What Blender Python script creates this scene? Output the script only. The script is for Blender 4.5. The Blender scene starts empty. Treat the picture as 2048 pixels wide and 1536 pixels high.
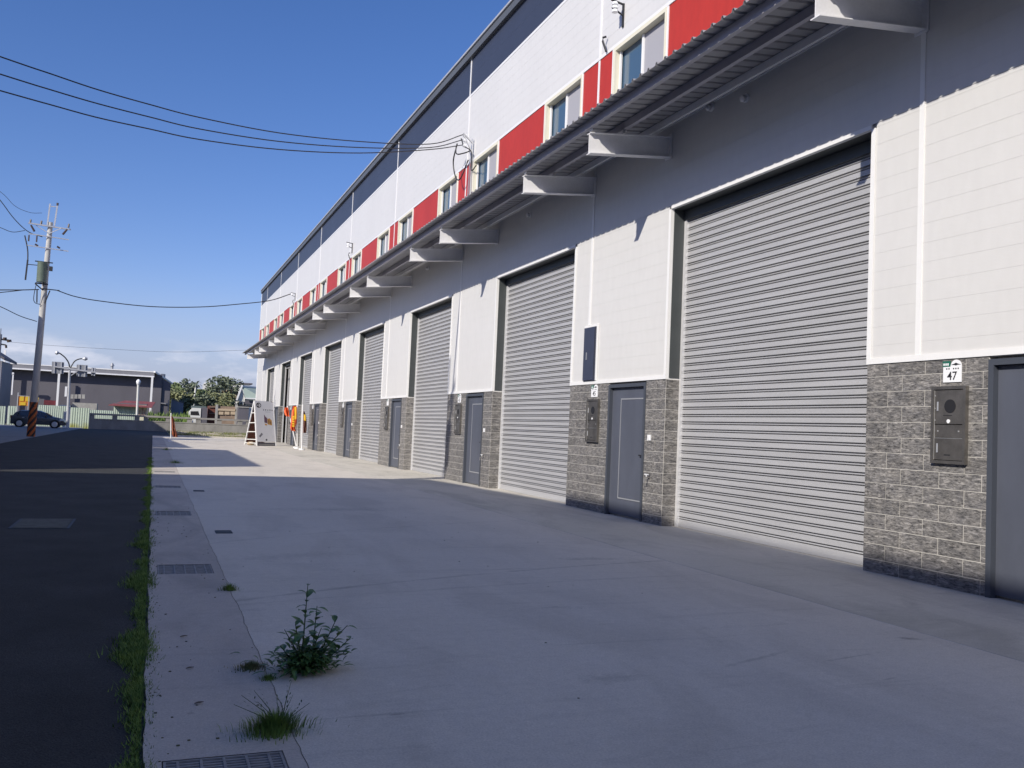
import bpy, math, random
from mathutils import Vector, Matrix
R = math.radians
random.seed(7)
scn = bpy.context.scene

# ---------------------------------------------------------------- camera
F, YAW, PITCH, ROLL = 1779.13, .38129, .05274, .04383
cy, sy, cp, sp, cr, sr = math.cos(YAW), math.sin(YAW), math.cos(PITCH), math.sin(PITCH), math.cos(ROLL), math.sin(ROLL)
FW = Vector((sy*cp, cy*cp, sp)); RT0 = Vector((cy, -sy, 0)); UP0 = RT0.cross(FW)
RT = RT0*cr + UP0*sr; UP = -RT0*sr + UP0*cr
CAM = Vector((0, 0, 1.5))
camd = bpy.data.cameras.new('camera'); cam = bpy.data.objects.new('camera', camd)
scn.collection.objects.link(cam); scn.camera = cam
cam.matrix_world = Matrix.Translation(CAM) @ Matrix((RT, UP, -FW)).transposed().to_4x4()
camd.sensor_fit = 'HORIZONTAL'; camd.sensor_width = 36; camd.lens = 36*F/2048
camd.clip_start = .05; camd.clip_end = 6000

# ---------------------------------------------------------------- sky, sun, exposure
SUN = Vector((1.58, 1.06, -1.106)).normalized()          # the way the light travels
EL = math.asin(-SUN.z); AZ = math.atan2(-SUN.x, -SUN.y)
w = bpy.data.worlds.new('World'); scn.world = w; w.use_nodes = True
nt = w.node_tree; N = nt.nodes; L = nt.links; N.clear()
out = N.new('ShaderNodeOutputWorld'); bg = N.new('ShaderNodeBackground'); bg.inputs[1].default_value = .10
sky = N.new('ShaderNodeTexSky'); sky.sky_type = 'NISHITA'; sky.sun_disc = False
sky.sun_elevation = EL; sky.sun_rotation = AZ % (2*math.pi)
sky.air_density = 1.0; sky.dust_density = .5; sky.ozone_density = 3.0
tc = N.new('ShaderNodeTexCoord'); sep = N.new('ShaderNodeSeparateXYZ'); L.new(tc.outputs['Generated'], sep.inputs[0])
mp = N.new('ShaderNodeMapping'); mp.inputs['Scale'].default_value = (5.5, 5.5, 17); mp.inputs['Location'].default_value = (.9, .35, .1); L.new(tc.outputs['Generated'], mp.inputs[0])
cn = N.new('ShaderNodeTexNoise'); cn.inputs['Scale'].default_value = 1.7; cn.inputs['Detail'].default_value = 7; cn.inputs['Roughness'].default_value = .58
L.new(mp.outputs[0], cn.inputs[0])
crp = N.new('ShaderNodeValToRGB'); crp.color_ramp.elements[0].position = .49; crp.color_ramp.elements[1].position = .62
L.new(cn.outputs[0], crp.inputs[0])
er = N.new('ShaderNodeValToRGB'); er.color_ramp.elements[0].position = 0; er.color_ramp.elements[0].color = (.15, .15, .15, 1)
er.color_ramp.elements[1].position = .082; er.color_ramp.elements[1].color = (0, 0, 0, 1)
e2 = er.color_ramp.elements.new(.06); e2.color = (.85, .85, .85, 1); L.new(sep.outputs[2], er.inputs[0])
mu = N.new('ShaderNodeMath'); mu.operation = 'MULTIPLY'; L.new(crp.outputs[0], mu.inputs[0]); L.new(er.outputs[0], mu.inputs[1])
tint = N.new('ShaderNodeMix'); tint.data_type = 'RGBA'; tint.blend_type = 'MULTIPLY'; tint.inputs[0].default_value = 1
hs = N.new('ShaderNodeHueSaturation'); hs.inputs['Saturation'].default_value = 1.22; L.new(sky.outputs[0], hs.inputs['Color']); L.new(hs.outputs[0], tint.inputs[6]); tint.inputs[7].default_value = (1.30, 1.11, 1.38, 1)
mx = N.new('ShaderNodeMix'); mx.data_type = 'RGBA'; L.new(mu.outputs[0], mx.inputs[0]); hz = N.new('ShaderNodeMapRange'); hz.interpolation_type = 'SMOOTHSTEP'; hz.inputs[1].default_value = .16; hz.inputs[2].default_value = -.01; hz.inputs[3].default_value = 0; hz.inputs[4].default_value = .8; L.new(sep.outputs[2], hz.inputs[0]); hm = N.new('ShaderNodeMix'); hm.data_type = 'RGBA'; L.new(hz.outputs[0], hm.inputs[0]); L.new(tint.outputs[2], hm.inputs[6]); hm.inputs[7].default_value = (3.5, 4.3, 6.5, 1); L.new(hm.outputs[2], mx.inputs[6]); mx.inputs[7].default_value = (7.4, 7.7, 9.0, 1)
L.new(mx.outputs[2], bg.inputs[0]); L.new(bg.outputs[0], out.inputs[0])
sl = bpy.data.lights.new('sun', 'SUN'); so = bpy.data.objects.new('sun', sl); scn.collection.objects.link(so)
sl.energy = 5.0; sl.angle = R(.55); sl.color = (1, .935, .835)
so.rotation_euler = SUN.to_track_quat('-Z', 'Y').to_euler(); so.location = (-40, -30, 40)
vs = scn.view_settings; vs.view_transform = 'Standard'; vs.look = 'None'; vs.exposure = 0; vs.gamma = 1; vs.use_curve_mapping = False

# ---------------------------------------------------------------- helpers
def ray(px, py):
    return RT*((px-1024)/F) - UP*((py-768)/F) + FW
def P(px, py, Y):                       # point of the place at distance Y along the road, seen at that spot
    d = ray(px, py); return CAM + d*(Y/d.y)
def PX(px, py, X):
    d = ray(px, py); return CAM + d*(X/d.x)
W = {}
def link(o): scn.collection.objects.link(o); return o
def tag(o, label=None, cat=None, group=None, kind=None):
    if label: o['label'] = label
    if cat: o['category'] = cat
    if group: o['group'] = group
    if kind: o['kind'] = kind
    return o
def adopt(o, parent):
    if parent is not None:
        o.parent = parent; o.matrix_parent_inverse = W.get(parent.name, Matrix()).inverted()
    return o
def empty(name, loc, label=None, cat=None, group=None, parent=None):
    o = bpy.data.objects.new(name, None); o.empty_display_size = .2; link(o); o.location = loc
    W[o.name] = Matrix.Translation(loc); adopt(o, parent)
    return tag(o, label, cat, group)
class MB:
    def __init__(s): s.v = []; s.f = []
    def quad(s, *p):
        n = len(s.v); s.v += [tuple(q) for q in p]; s.f.append(tuple(range(n, n+len(p)))); return s
    def box(s, x0, y0, z0, x1, y1, z1):
        if x0 > x1: x0, x1 = x1, x0
        if y0 > y1: y0, y1 = y1, y0
        if z0 > z1: z0, z1 = z1, z0
        n = len(s.v); s.v += [(x, y, z) for x in (x0, x1) for y in (y0, y1) for z in (z0, z1)]
        s.f += [tuple(n+i for i in q) for q in ((0,1,3,2),(4,6,7,5),(0,4,5,1),(2,3,7,6),(0,2,6,4),(1,5,7,3))]; return s
    def obox(s, c, ax, ay, az):          # oriented box: centre and three half vectors
        c = Vector(c); ax = Vector(ax); ay = Vector(ay); az = Vector(az); n = len(s.v)
        s.v += [tuple(c+ax*i+ay*j+az*k) for i in (-1,1) for j in (-1,1) for k in (-1,1)]
        s.f += [tuple(n+i for i in q) for q in ((0,1,3,2),(4,6,7,5),(0,4,5,1),(2,3,7,6),(0,2,6,4),(1,5,7,3))]; return s
    def bar(s, a, b, w, h=None):
        a = Vector(a); b = Vector(b); d = (b-a); l = d.length; d.normalize()
        u = d.cross(Vector((0,0,1)));
        if u.length < .01: u = Vector((1,0,0))
        u.normalize(); v = u.cross(d); h = h or w
        return s.obox((a+b)/2, d*l/2, u*w/2, v*h/2)
    def tube(s, pts, r, n=8, caps=True):
        pts = [Vector(p) for p in pts]; rs = r if isinstance(r, (list, tuple)) else [r]*len(pts); b0 = len(s.v)
        for i, p in enumerate(pts):
            d = (pts[min(i+1, len(pts)-1)] - pts[max(i-1, 0)]).normalized()
            ref = Vector((0,0,1)) if abs(d.z) < .9 else Vector((1,0,0))
            u = d.cross(ref).normalized(); v = u.cross(d)
            for k in range(n):
                a = 2*math.pi*k/n; s.v.append(tuple(p+(u*math.cos(a)+v*math.sin(a))*rs[i]))
        for i in range(len(pts)-1):
            for k in range(n):
                s.f.append((b0+i*n+k, b0+i*n+(k+1) % n, b0+(i+1)*n+(k+1) % n, b0+(i+1)*n+k))
        if caps:
            s.f.append(tuple(b0+k for k in range(n))[::-1]); s.f.append(tuple(b0+(len(pts)-1)*n+k for k in range(n)))
        return s
    def extr(s, prof, axis, a, b):       # closed profile extruded; axis 'y': prof is (x,z); 'x': (y,z); 'z': (x,y)
        n = len(prof); b0 = len(s.v)
        for t in (a, b):
            for (p, q) in prof:
                s.v.append((p, t, q) if axis == 'y' else (t, p, q) if axis == 'x' else (p, q, t))
        for i in range(n): s.f.append((b0+i, b0+(i+1) % n, b0+n+(i+1) % n, b0+n+i))
        s.f.append(tuple(b0+i for i in range(n))[::-1]); s.f.append(tuple(b0+n+i for i in range(n))); return s
    def mesh(s, name):
        m = bpy.data.meshes.new(name); m.from_pydata(s.v, [], s.f); m.validate(); m.update(); return m
    def build(s, name, mat, parent=None, smooth=False, **t):
        return put(name, s.mesh(name), mat, parent, smooth=smooth, **t)
def recalc(me):
    import bmesh
    bm = bmesh.new(); bm.from_mesh(me); bmesh.ops.recalc_face_normals(bm, faces=bm.faces); bm.to_mesh(me); bm.free()
def put(name, me, mat, parent=None, loc=(0,0,0), smooth=False, rot=None, label=None, cat=None, group=None, kind=None):
    o = bpy.data.objects.new(name, me)
    if mat and not me.materials: me.materials.append(mat)
    if smooth:
        recalc(me)
        for p in me.polygons: p.use_smooth = True
        try: me.set_sharp_from_angle(angle=R(40))
        except Exception: pass
    elif not me.get('rc'): recalc(me); me['rc'] = 1
    o.location = loc
    if rot: o.rotation_euler = rot
    link(o); W[o.name] = Matrix.Translation(loc); adopt(o, parent)
    return tag(o, label, cat, group, kind)
def copy_tree(o, parent=None):
    c = o.copy(); link(c); c.parent = parent
    if parent is not None: c.matrix_parent_inverse = o.matrix_parent_inverse.copy()
    for ch in list(o.children): copy_tree(ch, c)
    return c

# ---------------------------------------------------------------- materials
def mat(name, col, rough=.7, metal=0, var=0, vs=3, stretch=(1,1,1), bump=0, bs=40, col2=None, fine=0, fs=120, spec=.5, objrand=0, alpha=None, trans=0, detail=5, lo=.35, hi=.65, bdist=.01):
    m = bpy.data.materials.new(name); m.use_nodes = True; t = m.node_tree; n = t.nodes; l = t.links
    b = n['Principled BSDF']; b.inputs['Roughness'].default_value = rough; b.inputs['Metallic'].default_value = metal
    b.inputs['Specular IOR Level'].default_value = spec
    if trans: b.inputs['Transmission Weight'].default_value = trans
    c = (*col, 1); b.inputs['Base Color'].default_value = c
    g = n.new('ShaderNodeNewGeometry'); mpn = n.new('ShaderNodeMapping'); mpn.inputs['Scale'].default_value = stretch; l.new(g.outputs['Position'], mpn.inputs[0])
    last = None
    if var or col2:
        no = n.new('ShaderNodeTexNoise'); no.inputs['Scale'].default_value = vs; no.inputs['Detail'].default_value = detail; no.inputs['Roughness'].default_value = .6
        l.new(mpn.outputs[0], no.inputs[0]); rp = n.new('ShaderNodeValToRGB'); l.new(no.outputs[0], rp.inputs[0])
        rp.color_ramp.elements[0].position = lo; rp.color_ramp.elements[1].position = hi
        c2 = col2 or tuple(x*(1-var) for x in col)
        rp.color_ramp.elements[0].color = (*c2, 1); rp.color_ramp.elements[1].color = c; last = rp.outputs[0]
    if fine:
        nf = n.new('ShaderNodeTexNoise'); nf.inputs['Scale'].default_value = fs; nf.inputs['Detail'].default_value = 3; l.new(mpn.outputs[0], nf.inputs[0])
        mr = n.new('ShaderNodeMapRange'); mr.inputs[1].default_value = .3; mr.inputs[2].default_value = .7; mr.inputs[3].default_value = 1-fine; mr.inputs[4].default_value = 1+fine
        l.new(nf.outputs[0], mr.inputs[0]); mm = n.new('ShaderNodeVectorMath'); mm.operation = 'SCALE'
        if last: l.new(last, mm.inputs[0])
        else: mm.inputs[0].default_value = col
        l.new(mr.outputs[0], mm.inputs[3]); last = mm.outputs[0]
    if objrand:
        oi = n.new('ShaderNodeObjectInfo'); mr = n.new('ShaderNodeMapRange'); mr.inputs[3].default_value = 1-objrand; mr.inputs[4].default_value = 1+objrand
        l.new(oi.outputs['Random'], mr.inputs[0]); mm = n.new('ShaderNodeVectorMath'); mm.operation = 'SCALE'
        if last: l.new(last, mm.inputs[0])
        else: mm.inputs[0].default_value = col
        l.new(mr.outputs[0], mm.inputs[3]); last = mm.outputs[0]
    if last: l.new(last, b.inputs['Base Color'])
    if bump:
        nb = n.new('ShaderNodeTexNoise'); nb.inputs['Scale'].default_value = bs; nb.inputs['Detail'].default_value = 6; l.new(mpn.outputs[0], nb.inputs[0])
        bp = n.new('ShaderNodeBump'); bp.inputs['Strength'].default_value = bump; bp.inputs['Distance'].default_value = bdist
        l.new(nb.outputs[0], bp.inputs['Height']); l.new(bp.outputs[0], b.inputs['Normal'])
    return m

def concrete(name, base, dark, warm, seed=0, stains=()):
    m = bpy.data.materials.new(name); m.use_nodes = True; t = m.node_tree; n = t.nodes; l = t.links
    b = n['Principled BSDF']; b.inputs['Specular IOR Level'].default_value = .3
    g = n.new('ShaderNodeNewGeometry')
    def noise(scale, st=(1,1,1), det=6, rough=.6, rot=0, dist=0):
        mpn = n.new('ShaderNodeMapping'); mpn.inputs['Scale'].default_value = st; mpn.inputs['Rotation'].default_value = (0,0,rot); mpn.inputs['Location'].default_value = (seed, seed*.7, 0)
        l.new(g.outputs['Position'], mpn.inputs[0]); no = n.new('ShaderNodeTexNoise'); no.inputs['Scale'].default_value = scale
        no.inputs['Detail'].default_value = det; no.inputs['Roughness'].default_value = rough; no.inputs['Distortion'].default_value = dist
        l.new(mpn.outputs[0], no.inputs[0]); return no.outputs[0]
    def ramp(src, p0, p1, c0, c1):
        r_ = n.new('ShaderNodeValToRGB'); r_.color_ramp.elements[0].position = p0; r_.color_ramp.elements[1].position = p1
        r_.color_ramp.elements[0].color = (*c0, 1); r_.color_ramp.elements[1].color = (*c1, 1); l.new(src, r_.inputs[0]); return r_.outputs[0]
    def mulc(a, b_):
        m_ = n.new('ShaderNodeMix'); m_.data_type = 'RGBA'; m_.blend_type = 'MULTIPLY'; m_.inputs[0].default_value = 1; l.new(a, m_.inputs[6]); l.new(b_, m_.inputs[7]); return m_.outputs[2]
    c = ramp(noise(.45, det=5), .35, .65, base, warm)
    c = mulc(c, ramp(noise(1.1, (1, .35, 1), rot=.35, dist=.8), .36, .52, (dark,)*3, (1,)*3))           # broad stains swept along the apron
    c = mulc(c, ramp(noise(2.6, (.35, 2.2, 1), rot=.45, dist=1.2), .30, .44, (.90,)*3, (1,)*3))       # tyre sweeps
    c = mulc(c, ramp(noise(5, (.16, 3.2, 1), rot=.2, dist=.6), .25, .34, (.86,)*3, (1,)*3))
    c = mulc(c, ramp(noise(3.3, det=8, rough=.75), .26, .34, (.62, .6, .6), (1,)*3))                # oil spots
    for (x, y, rx, ry, rot, st_, ring) in stains:      # scuffs, oil marks and tyre arcs where they lie
        mpn = n.new('ShaderNodeMapping'); mpn.vector_type = 'TEXTURE'; mpn.inputs['Location'].default_value = (x, y, 0); mpn.inputs['Rotation'].default_value = (0, 0, rot); mpn.inputs['Scale'].default_value = (rx, ry, 1)
        l.new(g.outputs['Position'], mpn.inputs[0]); ln = n.new('ShaderNodeVectorMath'); ln.operation = 'LENGTH'; l.new(mpn.outputs[0], ln.inputs[0])
        a_ = n.new('ShaderNodeMath'); a_.operation = 'SUBTRACT'; l.new(ln.outputs['Value'], a_.inputs[0]); a_.inputs[1].default_value = 1.0 if ring else 0
        b_ = n.new('ShaderNodeMath'); b_.operation = 'ABSOLUTE'; l.new(a_.outputs[0], b_.inputs[0])
        d_ = n.new('ShaderNodeMath'); d_.operation = 'DIVIDE'; l.new(b_.outputs[0], d_.inputs[0]); d_.inputs[1].default_value = ring or 1.0
        nz = noise(7 if not ring else 1.6, det=7, rough=.75); e_ = n.new('ShaderNodeMath'); e_.operation = 'MULTIPLY_ADD'; l.new(nz, e_.inputs[0]); e_.inputs[1].default_value = 2.6 if not ring else 3.2; l.new(d_.outputs[0], e_.inputs[2])
        q_ = n.new('ShaderNodeMapRange'); q_.inputs[1].default_value = 1.15; q_.inputs[2].default_value = 2.2; q_.inputs[3].default_value = st_; q_.inputs[4].default_value = 1; l.new(e_.outputs[0], q_.inputs[0])
        m_ = n.new('ShaderNodeVectorMath'); m_.operation = 'SCALE'; l.new(c, m_.inputs[0]); l.new(q_.outputs[0], m_.inputs[3]); c = m_.outputs[0]
    c = mulc(c, ramp(noise(80, det=4, rough=.8), .28, .72, (.74,)*3, (1.16,)*3))
    c = mulc(c, ramp(noise(14, det=6, rough=.8), .3, .7, (.9,)*3, (1.06,)*3))
    l.new(c, b.inputs['Base Color'])
    rr = n.new('ShaderNodeMapRange'); rr.inputs[3].default_value = .62; rr.inputs[4].default_value = .95; l.new(noise(1.5), rr.inputs[0]); l.new(rr.outputs[0], b.inputs['Roughness'])
    bp = n.new('ShaderNodeBump'); bp.inputs['Strength'].default_value = .35; bp.inputs['Distance'].default_value = .006; l.new(noise(70, det=8, rough=.7), bp.inputs['Height'])
    bp2 = n.new('ShaderNodeBump'); bp2.inputs['Strength'].default_value = .25; bp2.inputs['Distance'].default_value = .05; l.new(noise(1.3), bp2.inputs['Height'])
    l.new(bp2.outputs[0], bp.inputs['Normal']); l.new(bp.outputs[0], b.inputs['Normal'])
    return m

STAINS = [(9.6,-10.2,20,20,0,.66,.0035), (7.5,-16,24.5,24.5,0,.8,.003), (12,-4,19,19,0,.8,.004), (2.73,4.93,.32,.13,0,.74,0), (5.0,9.68,.6,.16,0,.74,0), (1.28,4.58,.07,.016,.1,.5,0),
 (3.38,7.03,.35,.06,0,.85,0), (4.0,5.15,.5,.035,.35,.66,0), (4.7,5.03,.42,.022,.2,.7,0), (4.55,4.51,.1,.014,.2,.6,0), (.89,7.79,.14,.07,0,.72,.1), (3,15.6,1.7,.5,.1,.8,0), (1.6,10.2,.9,.3,.3,.82,0), (5.64,5.42,.15,.06,-.4,.55,0), (6.9,6.6,.5,.1,.9,.8,0)]
M = dict(
 concrete=concrete('apron_concrete', (.665, .615, .535), .90, (.71, .66, .58), stains=STAINS),
 concrete_d=concrete('door_side_concrete', (.60, .57, .49), .80, (.66, .62, .545), 3, stains=STAINS[-2:]),
 concrete2=concrete('drain_concrete', (.53, .475, .42), .80, (.59, .535, .465), 11),
 concrete3=concrete('far_pavement', (.30, .30, .30), .85, (.33, .32, .31), 5),
 asphalt=mat('asphalt', (.040,.041,.041), .93, var=.42, vs=1.1, bump=.8, bs=110, fine=.65, fs=130, detail=8),
 soil=mat('soil', (.16,.13,.09), .95, col2=(.09,.11,.045), vs=.25, bump=.4, bs=12),
 dark=mat('dark_gap', (.02,.02,.022), .9),
 white=mat('white_cladding', (.655,.65,.635), .45, var=.035, vs=.5, stretch=(1,1,.4), fine=.015, fs=8, bump=.04, bs=.9, bdist=.02),
 trim=mat('white_trim', (.80,.80,.79), .35, var=.04, vs=2),
 red=mat('red_panel', (.46,.034,.018), .5, var=.12, vs=.9, stretch=(1,1,.5), fine=.05, fs=9),
 navy=mat('charcoal_panel', (.042,.050,.078), .45, var=.1, vs=.8, stretch=(1,1,.4)),
 coping=mat('coping_metal', (.10,.11,.125), .5, var=.1, vs=1),
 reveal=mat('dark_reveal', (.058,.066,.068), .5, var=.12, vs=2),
 steelw=mat('painted_steel', (.80,.80,.81), .45, var=.06, vs=4, fine=.03, fs=30),
 purl=mat('purlin_steel', (.42,.41,.46), .5, var=.08, vs=3),
 galv=mat('galvanised_sheet', (.50,.51,.53), .45, metal=.25, var=.12, vs=3),
 slat=mat('shutter_slat', (.45,.452,.462), .42, metal=.1, var=.10, vs=1.2, stretch=(1,.5,6), fine=.05, fs=30, objrand=.025),
 rail=mat('shutter_rail', (.72,.72,.73), .3, metal=.3, var=.1, vs=4),
 grout=mat('grout', (.62,.60,.56), .9, var=.15, vs=3, fine=.1),
 door=mat('blue_grey_door', (.095,.105,.135), .42, var=.18, vs=2.2, stretch=(1,1,.35), fine=.05, fs=200),
 frame=mat('door_frame', (.06,.068,.085), .45),
 silver=mat('silver', (.62,.63,.64), .3, metal=.6),
 cab=mat('cabinet_steel', (.25,.235,.215), .36, metal=.75, var=.3, vs=6, fine=.06, fs=60),
 black=mat('black', (.015,.015,.017), .6),
 cream=mat('cream_frame', (.72,.69,.55), .5, var=.06, vs=3),
 glass=mat('blue_glass', (.06,.11,.17), .08, spec=1),
 screen=mat('mesh_screen', (.34,.34,.37), .75, fine=.08, fs=200),
 elbox=mat('blue_box', (.045,.052,.085), .4, var=.1, vs=4),
 plate=mat('plate_white', (.82,.83,.84), .3),
 green=mat('plate_green', (.02,.13,.09), .4),
 ink=mat('ink', (.03,.03,.035), .6),
 iron=mat('cast_iron', (.045,.046,.05), .6, metal=.4, var=.3, vs=20),
 ggrate=mat('grate_steel', (.33,.315,.30), .65, metal=0, var=.3, vs=18),
 wire=mat('cable', (.02,.02,.022), .5),
 brass=mat('tap_metal', (.55,.53,.5), .3, metal=.8),
 leaf=mat('weed_leaf', (.12,.22,.07), .5, col2=(.055,.12,.035), vs=28),
 stem=mat('weed_stem', (.07,.11,.04), .7),
 grass=mat('grass', (.20,.29,.05), .7, col2=(.075,.15,.025), vs=7),
 dry=mat('dry_grass', (.30,.25,.13), .8, col2=(.15,.17,.06), vs=3),
 pole=mat('concrete_pole', (.50,.49,.46), .85, var=.18, vs=5, stretch=(1,1,.3), fine=.06, fs=60),
 orange=mat('orange_paint', (.55,.13,.03), .7, var=.3, vs=9),
 poleblk=mat('black_stripe', (.03,.025,.025), .8),
 tank=mat('transformer_green', (.13,.17,.13), .5, var=.2, vs=6),
 porcelain=mat('insulator', (.06,.04,.03), .25),
)
def tile_mat():
    m = bpy.data.materials.new('split_stone_tile'); m.use_nodes = True; t = m.node_tree; n = t.nodes; l = t.links; b = n['Principled BSDF']
    g = n.new('ShaderNodeNewGeometry'); oi = n.new('ShaderNodeObjectInfo')
    def noise(sc, st, det=5, ro=.6, rand=True):
        mpn = n.new('ShaderNodeMapping'); mpn.inputs['Scale'].default_value = st; l.new(g.outputs['Position'], mpn.inputs[0])
        if rand:
            cmb = n.new('ShaderNodeCombineXYZ'); ml = n.new('ShaderNodeMath'); ml.operation = 'MULTIPLY'; ml.inputs[1].default_value = 37; l.new(oi.outputs['Random'], ml.inputs[0]); l.new(ml.outputs[0], cmb.inputs[0]); l.new(cmb.outputs[0], mpn.inputs['Location'])
        no = n.new('ShaderNodeTexNoise'); no.inputs['Scale'].default_value = sc; no.inputs['Detail'].default_value = det; no.inputs['Roughness'].default_value = ro; no.inputs['Distortion'].default_value = .3
        l.new(mpn.outputs[0], no.inputs[0]); return no.outputs[0]
    s1 = noise(9.5, (1, 1, 4.2), 6, .72); s2 = noise(22, (1, 1, 3.2), 5, .7); s3 = noise(5, (1, 1, 1.6))
    r1 = n.new('ShaderNodeValToRGB'); l.new(s1, r1.inputs[0]); e = r1.color_ramp.elements
    e[0].position = .32; e[0].color = (.05,.05,.05,1); e[1].position = .68; e[1].color = (.42,.405,.385,1)
    k = e.new(.42); k.color = (.135,.132,.128,1); k = e.new(.55); k.color = (.225,.218,.208,1)
    r2 = n.new('ShaderNodeValToRGB'); l.new(s2, r2.inputs[0]); r2.color_ramp.elements[0].position = .34; r2.color_ramp.elements[1].position = .50; r2.color_ramp.elements[0].color = (.22,.22,.22,1)
    r3 = n.new('ShaderNodeValToRGB'); l.new(s3, r3.inputs[0]); r3.color_ramp.elements[0].position = .3; r3.color_ramp.elements[1].position = .7; r3.color_ramp.elements[0].color = (.8,.8,.83,1); r3.color_ramp.elements[1].color = (1.15,1.12,1.08,1)
    a = n.new('ShaderNodeMix'); a.data_type = 'RGBA'; a.blend_type = 'MULTIPLY'; a.inputs[0].default_value = 1; l.new(r1.outputs[0], a.inputs[6]); l.new(r2.outputs[0], a.inputs[7])
    c = n.new('ShaderNodeMix'); c.data_type = 'RGBA'; c.blend_type = 'MULTIPLY'; c.inputs[0].default_value = 1; l.new(a.outputs[2], c.inputs[6]); l.new(r3.outputs[0], c.inputs[7])
    mr = n.new('ShaderNodeMapRange'); mr.inputs[3].default_value = .88; mr.inputs[4].default_value = 1.12; l.new(oi.outputs['Random'], mr.inputs[0])
    v = n.new('ShaderNodeVectorMath'); v.operation = 'SCALE'; l.new(c.outputs[2], v.inputs[0]); l.new(mr.outputs[0], v.inputs[3]); l.new(v.outputs[0], b.inputs['Base Color'])
    b.inputs['Roughness'].default_value = .6
    bp = n.new('ShaderNodeBump'); bp.inputs['Strength'].default_value = .55; bp.inputs['Distance'].default_value = .012; l.new(s1, bp.inputs['Height']); l.new(bp.outputs[0], b.inputs['Normal'])
    return m
M['tile'] = tile_mat()

# ---------------------------------------------------------------- ground
def sheet(name, x0, y0, x1, y1, z, m, parent=None, **t):
    return MB().quad((x0,y0,z),(x1,y0,z),(x1,y1,z),(x0,y1,z)).build(name, m, parent, **t)
sheet('ground', -1500, -400, 1500, 2500, -.13, M['soil'], kind='structure')
random.seed(3)
ys = [-6+i*.07 for i in range(int(25/.07))]; ys += [ys[-1]+.3*(i+1) for i in range(int(53.2/.3))]
jag = []; jx = .72
for y in ys:
    jx += random.uniform(-.009, .009)*(1 if y < 19 else .6); jx += (.72-jx)*.3; jag.append((jx, y))
# drainage strip and apron as thick slabs, the crack between them is a real gap
def slab(name, left, right, z, m, th=.12, parent=None, **t):
    b = MB(); n = len(left)
    b.v = [(x, y, z) for x, y in left] + [(x, y, z) for x, y in right] + [(x, y, z-th) for x, y in left] + [(x, y, z-th) for x, y in right]
    for i in range(n-1):
        b.f.append((i, n+i, n+i+1, i+1)); b.f.append((i, i+1, 2*n+i+1, 2*n+i)); b.f.append((n+i+1, n+i, 3*n+i, 3*n+i+1))
    return b.build(name, m, parent, **t)
edge = [(.055+.012*math.sin(y*3.1)*math.sin(y*1.3)+random.uniform(-.004,.004), y) for y in ys]
GR = [(3.62, 4.21), (9.11, 9.70), (14.47, 15.13), (20.0, 20.6), (25.4, 26.0)]
# the strip is cast in lengths that stop at each grate, with its own openings
def strip_seg(y0, y1):
    idx = [i for i, y in enumerate(ys) if y0 < y < y1]
    def at(poly, y):
        for a, b_ in zip(poly, poly[1:]):
            if a[1] <= y <= b_[1]: k = (y-a[1])/(b_[1]-a[1]); return (a[0]+(b_[0]-a[0])*k, y)
        return (poly[-1][0], y)
    l_ = [at(edge, y0)] + [edge[i] for i in idx] + [at(edge, y1)]
    r_ = [at(jag, y0)] + [jag[i] for i in idx] + [at(jag, y1)]
    return [p for p in l_], [(p[0]-.0025, p[1]) for p in r_]
strip = empty('drainage_strip', (.4, 0, 0)); strip['kind'] = 'structure'
cuts = [-6]
for a, b_ in GR: cuts += [a, b_]
cuts += [71.5]
for i in range(0, len(cuts), 2):
    l_, r_ = strip_seg(cuts[i], cuts[i+1]); slab('strip_slab', l_, r_, 0, M['concrete2'], parent=strip)
for a, b_ in GR:   # concrete cheeks beside each grate opening, and the channel floor
    MB().box(.058, a, -.12, .125, b_, -.0005).build('grate_cheek', M['concrete2'], strip)
    l_, r_ = strip_seg(a, b_); slab('grate_cheek', [(.64, y) for x, y in r_], r_, -.0005, M['concrete2'], parent=strip)
    MB().box(.125, a, -.5, .64, b_, -.125).build('channel_floor', M['dark'], strip)
random.seed(5)
yy_ = [(x, y) for x, y in jag if y < 71.5]
slab('concrete_apron', [(x+.0025, y) for x, y in yy_], [(5.915, y) for x, y in yy_], 0, M['concrete'], kind='structure')
slab('door_side_apron', [(5.937, y) for x, y in yy_], [(8.6, y) for x, y in yy_], 0, M['concrete_d'], kind='structure')
MB().box(5.917, -6, -.08, 5.935, 71.4, -.0012).build('mortar_joint', mat('joint_mortar', (.62,.61,.59), .9, var=.35, vs=3), kind='structure')
MB().box(.5, -6, -.128, .9, 71.5, -.085).build('joint_bed', M['dark'], kind='structure')
MB().box(1.3, 71.55, -.12, 9.5, 71.95, .09).build('kerb', M['concrete'], kind='structure')
b = MB()
for i in range(60):
    for j in range(2): pass
al = [(-6.1, y) for y in ys]+[(-6.1, 92)]; ar = [(x-.004, y) for x, y in edge]+[(.05, 92)]
slab('asphalt_road', al, ar, -.012, M['asphalt'], kind='structure')
sheet('side_pavement', -60, -40, -6.1, 96, -.014, M['concrete3'], kind='structure')
sheet('asphalt_turning_area', .05, 71.95, 1.3, 92, -.012, M['asphalt'], kind='structure')
sheet('grass_verge_soil', 1.3, 71.95, 30, 92, -.02, M['dry'], kind='structure')

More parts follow.
